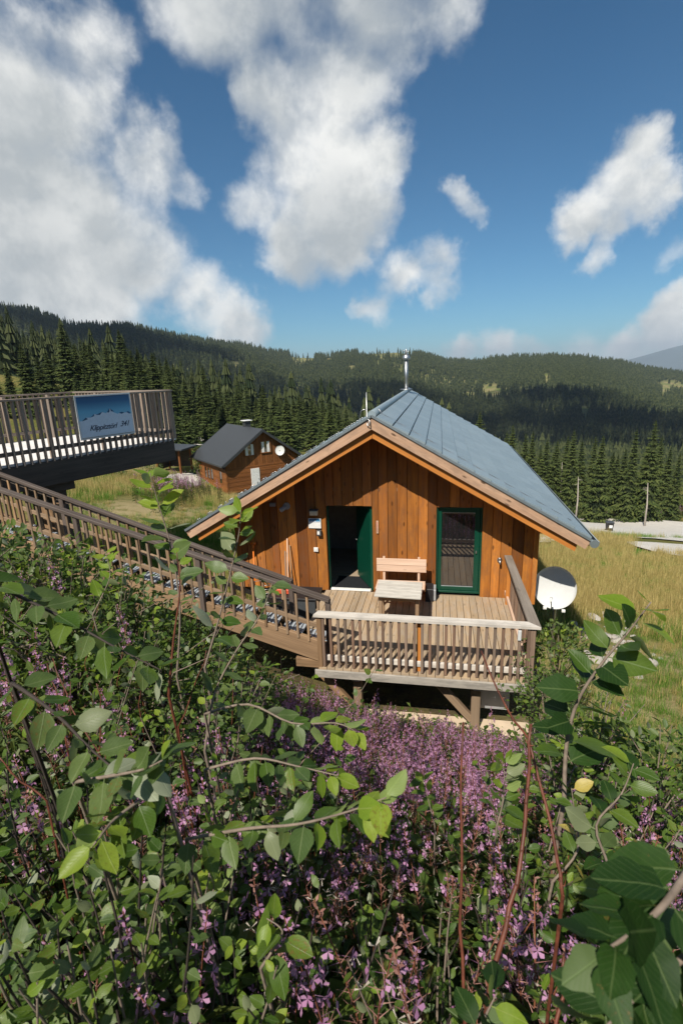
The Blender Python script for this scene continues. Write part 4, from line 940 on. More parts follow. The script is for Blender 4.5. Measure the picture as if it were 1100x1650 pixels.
# low shed further left
sp = dep(284, 755, 48); sh = thing('shed', 'low open wooden shed with flat dark roof left of the brown chalet', 'shed', tuple(sp))
shz = sp[2]
for a, b_ in ((-1.3, -1.), (1.0, -1.0), (-1.3, 1.2), (1.0, 1.2)): MB().beam(sp+V(a, b_, -.3), sp+V(a, b_, 2.0), .16, .16, (0, 1, 0)).build('post', M['farwood'], sh)
MB().beam(sp+V(-1.4, 0, 2.12), sp+V(1.6, 0, 1.95), 3.2, .14).build('roof', M['dark_roof'], sh)
MB().beam(sp+V(-1.3, 1.25, 1.), sp+V(1.05, 1.25, 1.), .06, 2.0).build('back_wall', M['darkbeam'], sh); MB().beam(sp+V(-1.3, -.9, 1.), sp+V(-1.3, 1.2, 1.), .06, 2.0).build('side_wall', M['darkbeam'], sh)
# tiny hut on the far hillside
hp = dep(395, 587, 1250); hp[2] = hz(hp[0], hp[1]); t = thing('hut', 'tiny pale hut in a clearing on the far hillside', 'hut', tuple(hp))
MB().beam(hp+V(-6, 0, 4), hp+V(6, 0, 4), 9, 9).build('wall', M['white'], t)
MB().prism([hp+V(-7, -5.5, 8), hp+V(-7, 5.5, 8), hp+V(-7, 0, 13)], (14, 0, 0)).build('roof', M['dark_roof'], t)

# ------------------------------------------------------------------ satellite dish beside the porch, wheelie bin
dc = dep(893, 947, 11.2); dn_ = nrm(V(-.30, -1, .30)); t = thing('satellite_dish', 'large white satellite dish on a pole right of the porch', 'satellite dish', (dc[0]+.1, dc[1]+.25, hz(dc[0], dc[1])))
dishmesh(MB(), dc, dn_, .445, .075, 7, 40).build('dish', M['dish'], t)
m_ = MB(); m_.tube([dc-dn_*.10+V(0, .05, -.05), dc-dn_*.2+V(0, .08, -.12), (dc[0]+.1, dc[1]+.25, dc[2]-.3), (dc[0]+.1, dc[1]+.25, hz(dc[0], dc[1])-.3)], .035, 8); m_.build('pole', M['steel'], t)
u_ = nrm(np.cross(dn_, (0, 0, 1))); v_ = np.cross(u_, dn_)
m_ = MB(); p0 = dc-v_*.465+u_*.02; m_.tube([p0, p0+dn_*.5+v_*.25], .013, 6); arm = m_.build('feed_arm', M['steel'], t)
m_ = MB(); p1 = p0+dn_*.5+v_*.25; m_.tube([p1+dn_*.02, p1-dn_*.10+v_*.03], [.03, .028], 8); m_.build('feed_head', M['white'], arm)
m_ = MB(); 
for s_ in (-.22, .16): m_.box(dc-v_*.475+u_*s_, (.07, .05, .06))
m_.build('bracket', M['white'], t)
m_ = MB()
for k, (a, b_, w_) in enumerate(((.10, .02, .035), (.135, .05, .03), (.17, .015, .03))):
    c = dc+u_*(-a)+v_*(.07+b_*.5)-dn_*.068; m_.poly([c, c-u_*w_, c-u_*(w_+.008)+v_*.03, c-u_*.008+v_*.035])
m_.build('logo', M['ridge_ink'], t)
bp = gp(980, 857); t = thing('wheelie_bin', 'black wheelie bin with white sticker beside the gravel road', 'bin', tuple(bp))
m_ = MB(); x, y, z = bp
b0 = [(x-.22, y-.24, z+.04), (x+.22, y-.24, z+.04), (x+.22, y+.22, z+.04), (x-.22, y+.22, z+.04)]; b1 = [(x-.28, y-.30, z+.90), (x+.28, y-.30, z+.90), (x+.28, y+.28, z+.90), (x-.28, y+.28, z+.90)]
m_.v += [V(*p) for p in b0+b1]
for f in ((3, 2, 1, 0), (4, 5, 6, 7), (0, 1, 5, 4), (1, 2, 6, 5), (2, 3, 7, 6), (3, 0, 4, 7)): m_.face(f)
m_.build('body', M['black'], t)
MB().box((x, y-.02, z+.94), (.64, .66, .07), ch=.02).build('lid', M['darkbox'], t); MB().tube([(x-.24, y+.33, z+.88), (x+.24, y+.33, z+.88)], .02, 6).build('handle', M['black'], t)
for s_ in (-.24, .24): MB().tube([(x+s_-.03, y+.24, z+.1), (x+s_+.03, y+.24, z+.1)], .1, 12).build('wheel', M['black'], t)
MB().box((x+.03, y-.292, z+.58), (.28, .012, .26), ch=.001).build('sticker', M['white'], t)

# ------------------------------------------------------------------ scatter tool for what nobody could count
def scatter(name, label, cat, pts, rotz, scl, idx, meshes, tilt=None):
    me = bpy.data.meshes.new(name); me.from_pydata(np.asarray(pts).tolist(), [], [])
    rot = np.zeros((len(pts), 3)); rot[:, 2] = rotz
    if tilt is not None: rot[:, :2] = tilt
    a = me.attributes.new('rot', 'FLOAT_VECTOR', 'POINT'); a.data.foreach_set('vector', rot.ravel().astype(np.float32))
    sc = np.asarray(scl, float); sc = np.repeat(sc[:, None], 3, 1) if sc.ndim == 1 else sc
    a = me.attributes.new('scl', 'FLOAT_VECTOR', 'POINT'); a.data.foreach_set('vector', sc.ravel().astype(np.float32))
    a = me.attributes.new('idx', 'INT', 'POINT'); a.data.foreach_set('value', np.asarray(idx, np.int32))
    o = link(name, me); tag(o, label, cat, kind='stuff')
    g = bpy.data.node_groups.new(name, 'GeometryNodeTree')
    g.interface.new_socket('Geometry', in_out='INPUT', socket_type='NodeSocketGeometry'); g.interface.new_socket('Geometry', in_out='OUTPUT', socket_type='NodeSocketGeometry')
    gi = g.nodes.new('NodeGroupInput'); go = g.nodes.new('NodeGroupOutput'); ip = g.nodes.new('GeometryNodeInstanceOnPoints'); jn = g.nodes.new('GeometryNodeJoinGeometry')
    for m_ in meshes:
        src = bpy.data.objects.new(m_.name, m_)      # a data source only: never linked to the scene
        oi = g.nodes.new('GeometryNodeObjectInfo'); oi.inputs['Object'].default_value = src; oi.inputs['As Instance'].default_value = True
        g.links.new(oi.outputs['Geometry'], jn.inputs[0])
    def at(nm, ty):
        n = g.nodes.new('GeometryNodeInputNamedAttribute'); n.data_type = ty; n.inputs['Name'].default_value = nm; return n.outputs[0]
    g.links.new(gi.outputs[0], ip.inputs['Points']); g.links.new(jn.outputs[0], ip.inputs['Instance']); ip.inputs['Pick Instance'].default_value = True
    g.links.new(at('idx', 'INT'), ip.inputs['Instance Index']); g.links.new(at('rot', 'FLOAT_VECTOR'), ip.inputs['Rotation']); g.links.new(at('scl', 'FLOAT_VECTOR'), ip.inputs['Scale'])
    g.links.new(ip.outputs[0], go.inputs[0])
    md = o.modifiers.new('scatter', 'NODES'); md.node_group = g
    return o

# ------------------------------------------------------------------ spruces
def spruce(seed, levels, nb, R=.165, dense=True, mat='needle', gap=0.):
    """crown and trunk of a spruce one metre tall"""
    r_ = np.random.default_rng(seed); m_ = MB().mat(M[mat])
    def blade(p, q, w, sag=0.):
        p, q = V(p), V(q); d = q-p; s = nrm(np.cross(d, (0, 0, 1)))*w; mid = p+d*.45-V(0, 0, sag)
        b = len(m_.v); m_.v += [p, mid+s-V(0, 0, w*.5), q, mid-s-V(0, 0, w*.5), mid+V(0, 0, w*.25)]
        m_.face((b, b+1, b+4)); m_.face((b+1, b+2, b+4)); m_.face((b+2, b+3, b+4)); m_.face((b+3, b, b+4))
    def rad_(t): return R*((1-t)**.78)+.004
    # the dense inner body: ragged hanging skirts, one above the other
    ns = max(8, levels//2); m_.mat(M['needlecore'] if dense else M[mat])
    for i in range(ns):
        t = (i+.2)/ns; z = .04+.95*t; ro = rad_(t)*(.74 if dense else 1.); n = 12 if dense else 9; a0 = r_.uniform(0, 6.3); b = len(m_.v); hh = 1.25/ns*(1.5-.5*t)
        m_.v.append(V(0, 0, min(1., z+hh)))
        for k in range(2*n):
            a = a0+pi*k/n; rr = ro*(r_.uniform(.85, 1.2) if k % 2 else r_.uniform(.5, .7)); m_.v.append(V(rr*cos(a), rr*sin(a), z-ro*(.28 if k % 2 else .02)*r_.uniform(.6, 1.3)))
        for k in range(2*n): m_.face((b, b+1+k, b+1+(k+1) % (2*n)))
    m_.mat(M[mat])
    for i in range(levels if dense else 0):
        t = ((i+r_.uniform(0, .6))/levels)**.85; z = .04+.95*t; rad = rad_(t)*r_.uniform(.85, 1.12)+.004
        n = nb if t < .6 else max(5, nb-2); a0 = r_.uniform(0, 6.3)
        for k in range(n):
            if r_.random() < gap: continue
            a = a0+2*pi*k/n+r_.normal(0, .2); rr = rad*r_.uniform(.72, 1.2); dz = rr*(-.50*(1-t)+.15*t)
            d = V(cos(a), sin(a), 0); p = V(0, 0, z+rr*.15); q = p+d*rr+V(0, 0, dz)
            blade(p, q, rr*.10, .06*rr)
            s = V(-sin(a), cos(a), 0)
            for u in (.45, .68, .88):
                c = p+(q-p)*u
                for sg_ in (-1, 1):
                    tw = rr*(.46-.26*u)*r_.uniform(.8, 1.3); blade(c, c+d*tw*.6+s*sg_*tw*.85-V(0, 0, tw*r_.uniform(.3, .9)), tw*.24)
    crown = m_.mesh('crown')
    tr = MB().mat(M['bark']).tube([(0, 0, -.03), (0, 0, .2), (0, 0, .6), (0, 0, .97)], [.016, .0125, .007, .001], 6).mesh('trunk')
    return crown, tr
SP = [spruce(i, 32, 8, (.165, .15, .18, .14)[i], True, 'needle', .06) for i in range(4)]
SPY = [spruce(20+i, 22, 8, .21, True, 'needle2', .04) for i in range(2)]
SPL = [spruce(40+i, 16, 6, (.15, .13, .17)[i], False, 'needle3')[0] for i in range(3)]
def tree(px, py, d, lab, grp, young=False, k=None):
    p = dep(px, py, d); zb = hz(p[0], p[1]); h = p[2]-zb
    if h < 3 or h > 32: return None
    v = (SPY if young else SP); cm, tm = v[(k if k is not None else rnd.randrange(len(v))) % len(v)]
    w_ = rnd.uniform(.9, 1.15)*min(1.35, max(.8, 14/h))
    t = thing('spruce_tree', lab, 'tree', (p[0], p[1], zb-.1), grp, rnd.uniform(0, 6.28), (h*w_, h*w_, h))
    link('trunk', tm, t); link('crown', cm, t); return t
GR = 'spruces along the gravel road'; r_ = random.Random(12)
for px, py, d, lab in ((773,661,84,'spruce rising alone just above the right roof slope'), (1026,688,86,'tall spruce with a pale trunk showing near the right edge'), (972,699,86,'broad spruce behind the wheelie bin')):
    tree(px, py, d, lab, GR)
for px, py, d in ((802,678,86),(828,676,86),(860,692,90),(882,692,88),(903,694,90),(926,694,87),(941,694,92),(1000,705,92),(1055,687,88),(1100,702,86),(1085,712,90),(1012,716,88),(988,712,96),(955,712,97),(915,712,98),(893,712,99),(870,708,98),(845,700,96),(815,694,94),(1040,708,98),(1070,705,99),(1128,700,92),(1160,695,92),(1190,705,95),(785,690,92),(760,685,92),(745,680,98)):
    tree(px+r_.uniform(-5, 5), py+r_.choice((-12, -4, 0, 6, 14, 26)), d+r_.uniform(-3, 5), 'dark green spruce in the dense row behind the gravel road', GR)
GL = 'spruces on the slope beyond the raised deck'
for px, py, d, lab in ((97,519,72,'tallest dark spruce standing above the left railing'), (32,552,60,'lone dark spruce at the far left above the railing'), (190,528,88,'slender tall spruce right of the tallest one')):
    tree(px, py, d, lab, GL, k=0)
r_ = random.Random(21)
for px, py, d in ((8,580,66),(58,572,70),(-12,590,58),(72,560,78),(118,552,76)): tree(px, py, d, 'dark spruce in the dense wood on the left slope', GL)
tl_x = [0, 60, 100, 190, 250, 300, 360, 420, 480, 540, 600, 680, 760]; tl_y = [600, 592, 548, 545, 566, 578, 592, 606, 626, 642, 660, 690, 715]
cnt = 0
while cnt < 125:
    px = r_.uniform(75, 700); d = r_.uniform(66, 175); ty = np.interp(px, tl_x, tl_y)+r_.uniform(0, 50)
    if px < 100 and d < 60: continue
    p = dep(px, ty, d); hh = p[2]-hz(p[0], p[1])
    if not 8 < hh < 22: continue
    tree(px, ty, d, 'dark spruce in the dense wood on the left slope', GL); cnt += 1
for px, py, d in ((270,650,62),(282,662,56),(296,655,60),(310,664,64),(330,655,66),(345,668,70),(262,640,66),(240,640,60),(228,655,56),(120,600,62),(135,590,66),(150,595,64),(165,600,60),(180,602,62),(205,598,66),(222,604,64),(258,672,52)):
    tree(px, py, d, 'bushy lighter green young spruce at the edge of the left wood', 'young spruces below the left wood', True)
for k in range(46):
    px = r_.uniform(350, 640); d = r_.uniform(80, 112); py = np.interp(px, [350, 420, 520, 640], [655, 652, 668, 705])+r_.uniform(-8, 26)
    tree(px, py, d, 'light green young spruce in front of the dark wood', 'young spruces below the left wood', True)
# dead pale trunks
for px, y0, y1, d, lab in ((931,768,832,82,'bare pale dead trunk left of the wheelie bin'), (1043,778,835,82,'bare pale dead trunk near the right edge'), (905,745,800,90,'slim broken grey snag between the spruces')):
    a = dep(px-4, y1, d); b_ = dep(px, y0, d); a[2] = hz(a[0], a[1])-.1
    t = thing('dead_tree', lab, 'dead tree', tuple(a)); MB().tube([a, (a+b_)/2+V(.15, 0, 0), b_], [.16, .11, .04], 7).build('trunk', M['trunkdead'], t)
    for k in range(9):
        c = a+(b_-a)*rnd.uniform(.3, .95); q = rnd.uniform(0, 6.3); MB().tube([c, c+V(cos(q)*.7, sin(q)*.5, -.15)], [.035, .01], 4).build('branch', M['trunkdead'], t)
# far forest
def forest(name, label, n, r0, r1, seed, smin, smax, cond):
    r_ = np.random.default_rng(seed); az = r_.uniform(YAW-.85, YAW+.80, n*3); rr = np.sqrt(r_.uniform(r0*r0, r1*r1, n*3))
    x = CAM[0]+rr*np.sin(az); y = CAM[1]+rr*np.cos(az); z = height(x, y); v = np.stack([x, y, z], 1)
    k = cond(v, rr, az)[:]; v = v[k][:n]; m_ = len(v)
    h = smin*.72+(smax*1.12-smin*.72)*r_.beta(1.6, 1.5, m_); s = np.stack([h*1.15, h*1.15, h], 1)
    return scatter(name, label, 'forest', v, r_.uniform(0, 6.3, m_), s, r_.integers(0, 3, m_), SPL)
def cond_mid(v, rr, az):
    px = 550+FPX*((v-CAM)@CR)/((v-CAM)@CF); d = (v-CAM)@CF
    return ((px < 740) & (rr > 150)) | (px >= 740) & (rr > 310)
forest('valley_forest', 'dark spruce wood filling the valley behind the chalet', 7000, 105, 420, 5, 11, 19, cond_mid)
dz_ = np.random.default_rng(8)
def cond_far(v, rr, az):
    d_ = 1-clearing(v); rid = ridge(az)[1]
    n_ = wobble(v[:, 0], v[:, 1], .02, 3)
    bare = (n_ > .5)
    return (dz_.random(len(v)) < np.where(bare, .34, 1)) & (dz_.random(len(v)) < d_**2+.04) & (rr < rid+60)
forest('hill_forest', 'dense dark spruce forest covering the far hills', 42000, 420, 1980, 6, 13, 24, cond_far)

# ------------------------------------------------------------------ leaves
def leaf_mesh(seed, mat, wid=.30, fold=.10, curl=.12, rows=6, wav=.02):
    r_ = random.Random(seed); m_ = MB().mat(M[mat]); tw = r_.uniform(-.12, .12)
    m_.v.append(V(0, -.13, -.0)); base = 0
    prof = []
    for i in range(rows+1):
        t = i/rows; w_ = wid*(sin(pi*min(1, t**.82))**.75)*(1 if 0 < i < rows else 0)
        z = -curl*t*t+.03*sin(t*5+seed); f_ = fold+r_.uniform(-wav, wav)
        if i == 0: m_.v.append(V(0, 0, 0)); prof.append((1,))
        elif i == rows: m_.v.append(V(tw*.2, 1, z)); prof.append((len(m_.v)-1,))
        else:
            o = tw*t*.2; b = len(m_.v); e1 = w_*r_.uniform(.92, 1.08); e2 = w_*r_.uniform(.92, 1.08)
            m_.v += [V(o-e1, t+r_.uniform(-.02, .02), z+f_*w_*3*.5+r_.uniform(-wav, wav)), V(o, t, z-f_*.2), V(o+e2, t+r_.uniform(-.02, .02), z+f_*w_*3*.5+r_.uniform(-wav, wav))]; prof.append((b, b+1, b+2))
    def uv(i): p = m_.v[i]; return (p[0]/max(wid, 1e-3), p[1])
    def fc(*ix): m_.face(ix, [uv(i) for i in ix], True)
    for i in range(rows):
        a, b = prof[i], prof[i+1]
        if len(a) == 1 and len(b) == 3: fc(a[0], b[1], b[0]); fc(a[0], b[2], b[1])
        elif len(a) == 3 and len(b) == 3: fc(a[0], a[1], b[1], b[0]); fc(a[1], a[2], b[2], b[1])
        elif len(a) == 3: fc(a[0], a[1], b[0]); fc(a[1], a[2], b[0])
    # petiole
    m_.v += [V(-.012, -.15, 0), V(.012, -.15, 0), V(.010, .02, .002), V(-.010, .02, .002)]; n = len(m_.v); m_.face((n-4, n-3, n-2, n-1), [(0, 0)]*4)
    return m_.mesh('leaf')
LV = {k: [leaf_mesh(i, k, w_, f_, c_) for i, (w_, f_, c_) in enumerate(((.29, .10, .12), (.33, .16, .22), (.26, .06, .05), (.31, .22, .3), (.30, .12, -.1)))] for k in ('leaf', 'leafgrey', 'leafyoung', 'leafyellow')}
LV['leafbig'] = [leaf_mesh(50+i, 'leafbig', .34, .10, .18+.08*i, 8, .035) for i in range(3)]
def put_leaf(parent, P, d, nrm_up, size, kind, rr):
    """one leaf: stalk at P, pointing along d"""
    if rr.random() < .13: nrm_up = -nrm_up
    d = nrm(d); x = nrm(np.cross(d, nrm_up)); z = np.cross(x, d); m_ = Matrix.Identity(4)
    P = V(P)-V(*parent.location)
    for i in range(3): m_[i][0] = x[i]*size; m_[i][1] = d[i]*size; m_[i][2] = z[i]*size; m_[i][3] = P[i]+d[i]*size*.14
    return link('leaf', rr.choice(LV[kind]), parent, mat4=m_)
def curve_pts(p0, p1, p2, n): return [(1-t)**2*p0+2*t*(1-t)*p1+t*t*p2 for t in np.linspace(0, 1, n)]
def along(pts, t):
    f = t*(len(pts)-1); i = min(int(f), len(pts)-2); return pts[i]+(pts[i+1]-pts[i])*(f-i), nrm(pts[i+1]-pts[i])
def dress(parent, pts, n, size, kinds, rr, t0=.3, young=.12, droop=.2, flat=.5):
    """leaves set alternately along a shoot, smaller and paler towards its tip"""
    for k in range(n):
        t = t0+(1-t0)*(k+.5)/n; P, d = along(pts, t); a = k*2.4+rr.uniform(-.5, .5)
        s = nrm(np.cross(d, (0, 0, 1)) if abs(d[2]) < .95 else V(1, 0, 0)); w_ = np.cross(s, d)
        out = s*cos(a)+w_*sin(a)*(1-flat)+d*rr.uniform(.25, .7)-V(0, 0, droop*rr.uniform(.2, 1))
        up = nrm(V(rr.gauss(0, .6), rr.gauss(0, .6)-.1, 1))
        kd = 'leafyoung' if t > 1-young and rr.random() < .8 else rr.choice(kinds)
        put_leaf(parent, P, out, up, size*rr.uniform(.7, 1.15)*(1-.25*(t-t0)), kd, rr)
def sprig(label, px_pts, n, size, kinds=('leaf',), r0=.007, young=.12, cat='shoot', name='leafy_shoot', t0=.2, seed=0, stem='twig', group=None, droop=.2, flat=.5, root=True):
    """a leading shoot whose course is read from the photograph: (column, row, distance)"""
    rr = random.Random(seed); pts = [dep(*p) for p in px_pts]
    # smooth the course
    q = []
    for i in range(len(pts)-1):
        a = pts[max(i-1, 0)]; b = pts[i]; c = pts[i+1]; d = pts[min(i+2, len(pts)-1)]
        for t in (0, .25, .5, .75): q.append(.5*((2*b)+(-a+c)*t+(2*a-5*b+4*c-d)*t*t+(-a+3*b-3*c+d)*t**3))
    q.append(pts[-1])
    st_ = list(q)
    if root:   # carry the stem on down into the ground
        g = V(q[0][0]-(q[1][0]-q[0][0])*.6, q[0][1]-(q[1][1]-q[0][1])*.6+.1, 0); g[2] = min(hz(g[0], g[1]), q[0][2]-.15); st_ = [g, (g+q[0])/2+V(0, .05, .02)]+st_
    t = thing(name, label, cat, tuple(st_[0]), group)
    MB().tube(st_, list(np.linspace(r0*.9, r0*.22, len(st_))), 6).build('stem', M[stem], t)
    dress(t, q, int(n*1.45), size*.92, kinds, rr, t0, young, droop, flat)
    return t, q

# ------------------------------------------------------------------ the bank in front: leading shoots
SG = 'leafy willow shoots on the bank'
sprig('long leafy shoot with bright lime tip reaching right over the fireweed', [(300,1352,1.25),(400,1335,1.15),(480,1328,1.08),(560,1308,1.02),(622,1285,.98)], 22, .082, ('leaf','leafgrey'), .0055, .42, t0=.0, seed=1, droop=.5, flat=.75)
sprig('leafy shoot below the porch with pale green tips', [(330,1150,1.9),(400,1135,1.8),(470,1165,1.7),(540,1165,1.62),(575,1180,1.6)], 18, .10, ('leaf','leafgrey'), .006, .42, seed=2, droop=.4, flat=.7)
sprig('second shoot with drooping grey-green leaves under the pale tipped one', [(330,1240,1.5),(410,1222,1.45),(480,1235,1.4),(545,1250,1.36)], 15, .085, ('leafgrey','leaf'), .0055, .25, seed=3, droop=.6, flat=.7)
sprig('upright shoot with two bright leaves crossing the left eave of the chalet', [(330,1075,2.9),(352,1000,2.9),(372,920,2.85),(385,860,2.8),(388,822,2.75)], 16, .17, ('leafgrey','leaf'), .008, .3, seed=4, t0=.15, flat=.3)
sprig('upright shoot with lime top leaves left of the brown chalet', [(285,1090,3.4),(290,980,3.35),(275,880,3.3),(255,810,3.25),(242,762,3.2)], 16, .17, ('leafgrey','leaf'), .009, .35, seed=5, t0=.35, flat=.3)
sprig('reddish bare stem rising in front of the stairs with few leaves', [(272,1120,2.3),(280,1030,2.3),(290,950,2.3),(285,890,2.3)], 6, .07, ('leafgrey',), .008, .2, seed=6, t0=.55, stem='redstem')
sprig('shoot with grey leaves in front of the stair stringer', [(330,1210,2.2),(345,1120,2.2),(380,1050,2.2),(420,990,2.2),(438,940,2.2)], 17, .10, ('leafgrey',), .007, .1, seed=7, t0=.2)
sprig('thick pale stemmed sapling with big leaves standing right of the porch', [(908,1290,2.2),(912,1200,2.2),(930,1130,2.15),(968,1070,2.1),(1010,1020,2.05),(1048,970,2.0)], 22, .19, ('leafbig','leaf'), .012, .18, cat='sapling', name='sapling', seed=8, t0=.12, droop=.35)
sprig('leaf rosette with yellow-green leaves at the lower left', [(265,1262,1.15),(225,1290,1.1),(185,1320,1.05),(160,1350,1.0),(145,1370,1.0)], 12, .085, ('leaf',), .006, .45, seed=9, t0=.0, droop=.3, flat=.6)
sprig('dark branch with grey-green leaves at the left edge', [(-40,930,1.6),(40,965,1.6),(110,1000,1.6),(190,1045,1.55),(260,1080,1.5)], 19, .115, ('leafgrey','leaf'), .008, .0, seed=10, t0=.0, stem='twigdark', droop=.3, flat=.6)
sprig('lower dark branch with broad leaves at the left edge', [(20,1100,1.3),(90,1150,1.25),(150,1210,1.2),(210,1260,1.15)], 15, .09, ('leafgrey','leaf'), .007, .0, seed=11, t0=.0, stem='twigdark', flat=.6)
sprig('cluster of grey-green leaves above the yellow-green rosette', [(120,1260,1.15),(180,1250,1.1),(230,1240,1.05),(262,1225,1.02)], 14, .095, ('leafgrey',), .006, .05, seed=12, t0=.0, flat=.6, droop=.3)
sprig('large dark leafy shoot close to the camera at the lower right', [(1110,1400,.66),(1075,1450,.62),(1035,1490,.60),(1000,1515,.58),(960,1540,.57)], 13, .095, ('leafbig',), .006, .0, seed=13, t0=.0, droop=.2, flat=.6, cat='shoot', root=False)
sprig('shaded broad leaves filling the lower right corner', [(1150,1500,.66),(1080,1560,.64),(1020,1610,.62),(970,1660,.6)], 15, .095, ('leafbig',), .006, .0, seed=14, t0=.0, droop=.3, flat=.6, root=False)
sprig('leafy shoot right of the red stems with pale yellow leaves', [(890,1420,2.0),(930,1370,2.0),(925,1310,2.0),(920,1270,2.0)], 10, .10, ('leafyellow','leaf'), .007, .0, seed=15, t0=.2)
sprig('grey stemmed shoot climbing at the right edge', [(990,1500,1.6),(980,1400,1.6),(960,1330,1.6),(1000,1280,1.6),(1020,1230,1.6)], 16, .11, ('leaf','leafbig'), .007, .1, seed=16, t0=.1)
sprig('pair of broad leaves at the foot of the red stems', [(760,1680,1.0),(780,1640,1.0),(800,1600,1.0)], 6, .10, ('leafbig',), .005, .3, seed=17, t0=.1, droop=.3)
sprig('hanging leaf group right of the lower centre', [(420,1560,1.2),(440,1530,1.2),(455,1500,1.2),(430,1480,1.2)], 7, .10, ('leaf',), .005, .3, seed=18, t0=.0, droop=.8)
sprig('bright lime leaf tuft in the lower left hedge', [(300,1480,1.5),(330,1455,1.5),(345,1430,1.5),(335,1405,1.5)], 9, .07, ('leafyoung','leaf'), .005, .5, seed=19, t0=.2)
sprig('pale leaf tuft in front of the fireweed right of the centre', [(800,1330,2.3),(810,1290,2.3),(812,1250,2.3),(808,1225,2.3)], 14, .11, ('leaf',), .006, .55, seed=20, t0=.1)
sprig('small leaf tuft over the fireweed left of the tall red stem', [(700,1330,2.4),(690,1290,2.4),(680,1255,2.4)], 9, .08, ('leaf',), .005, .5, seed=24, t0=.1)
sprig('lime leaf tuft at the middle of the left hedge edge', [(150,990,3.),(165,960,3.),(178,925,3.),(170,890,3.)], 10, .13, ('leafyoung','leaf'), .006, .5, seed=25, t0=.2)

# ------------------------------------------------------------------ shrubs that make up the hedge, every big leaf its own
def shrub(label, px, py, d, rad, n, size, kinds, seed, young=.06, nst=7, grp='willow shrubs on the bank', squash=.7):
    rr = random.Random(seed); T = dep(px, py, d); zb = hz(T[0], T[1]); root = V(T[0], T[1]+.1, min(zb, T[2]-.25))
    t = thing('willow_shrub', label, 'shrub', tuple(root), grp); br = MB(); size *= .80; nst = int(nst*1.9); n = min(290, int(n*2.5)); per = max(4, n//nst)
    for k in range(nst):
        e_ = T+V(rr.gauss(0, rad*.62), rr.gauss(0, rad*.62), rr.uniform(-.55, .55)*rad*squash)
        mid = root*.45+e_*.55+V(rr.gauss(0, rad*.2), rr.gauss(0, rad*.2), rad*.25); q = curve_pts(root, mid, e_, 7)
        br.tube(q, list(np.linspace(.0065, .002, 7)), 5, caps=False); dress(t, q, per, size, kinds, rr, .30, young if rr.random() < .5 else 0, .15, .25)
    br.build('branches', M[rr.choice(['twig', 'twigdark'])], t); return t
_more = [('tall bushy growth hiding the foot of the stairs at the left edge',0,890,3.9,.50,150,.085,('leaf','leaf','leafgrey')),('bushy growth against the lower stair rail',85,905,4.1,.46,150,.08,('leaf','leaf','leafyoung')),('bush covering the stair stringer left of the red stem',165,945,4.0,.44,140,.08,('leaf','leafgrey')),('bush right of the red stem under the stairs',240,1000,4.0,.40,120,.08,('leaf','leaf','leafyoung')),('bush in the shade under the stair end',335,1045,4.2,.40,110,.08,('leaf','leafgrey')),('low bush in front of the left porch post',425,1090,4.7,.4,100,.075,('leaf','leafgrey'))]
K1 = ('leaf','leafgrey','leaf'); K2 = ('leafgrey','leafgrey','leaf'); K3 = ('leaf',)
shr = [('dense dark shrub at the left edge beneath the stairs',30,960,4.6,.85,150,.085,K3),('small-leaved shrub below the near handrail',130,960,5.0,.8,150,.08,K3),('low shrub before the stair stringer',230,1030,4.6,.7,120,.08,K1),
 ('shrub with mixed leaves left of the porch foot',330,1090,3.6,.6,110,.085,K1),('shrub at the left edge halfway down the hedge',40,1130,2.6,.55,120,.085,K2),('shrub with grey leaves in the middle of the left hedge',170,1150,2.7,.55,120,.085,K1),('shrub under the grey stair shoot',300,1200,2.4,.5,120,.08,K1),
 ('shrub with small leaves below the left branch',60,1270,1.7,.4,110,.07,K1),('dark shrub under the yellow-green rosette',180,1400,1.35,.35,110,.068,K3),('shrub under the long lime-tipped shoot',330,1330,1.7,.42,110,.07,K1),('hedge shrub left of the lower fireweed',290,1480,1.35,.34,100,.06,K3),
 ('lowest left shrub beside the grass',60,1470,1.1,.3,90,.07,K2),('shrub at the bottom left corner',40,1600,1.0,.25,60,.065,K3),('low shrub at the bottom left of the fireweed',200,1590,1.15,.28,70,.06,K3),('shaded shrub at the bottom centre',400,1600,1.25,.28,70,.055,K3),('shrub over the fireweed left of centre',420,1240,2.1,.40,80,.08,K1),
 ('shrub right of the tall red stems',870,1330,2.4,.5,110,.085,K3),('shrub below the sapling',950,1270,2.8,.55,120,.09,K3),('bush at the right edge above the dark leaves',1050,1330,2.4,.5,110,.09,K1),('bush at the right edge among dry grass',1060,1230,3.6,.5,90,.09,K3),('shrub between red stems and dark leaves',850,1480,1.6,.32,80,.065,K3),
 ('airy shrub beside the right porch corner',880,1100,5.6,.6,130,.075,K3),('airy bush right of the porch in the shade',900,1050,7.0,.7,130,.085,K3),('low bush between porch and stone heap',930,1150,4.6,.45,90,.08,K3),('small bush at the lower centre',620,1560,1.5,.25,50,.05,K3),('thin bush at lower right of the fireweed',720,1600,1.3,.22,40,.055,K3)]
for i, (lab, px, py, d, rad, n, size, kd) in enumerate(shr+_more): shrub(lab, px, py, d, rad, n, size, kd, 100+i)

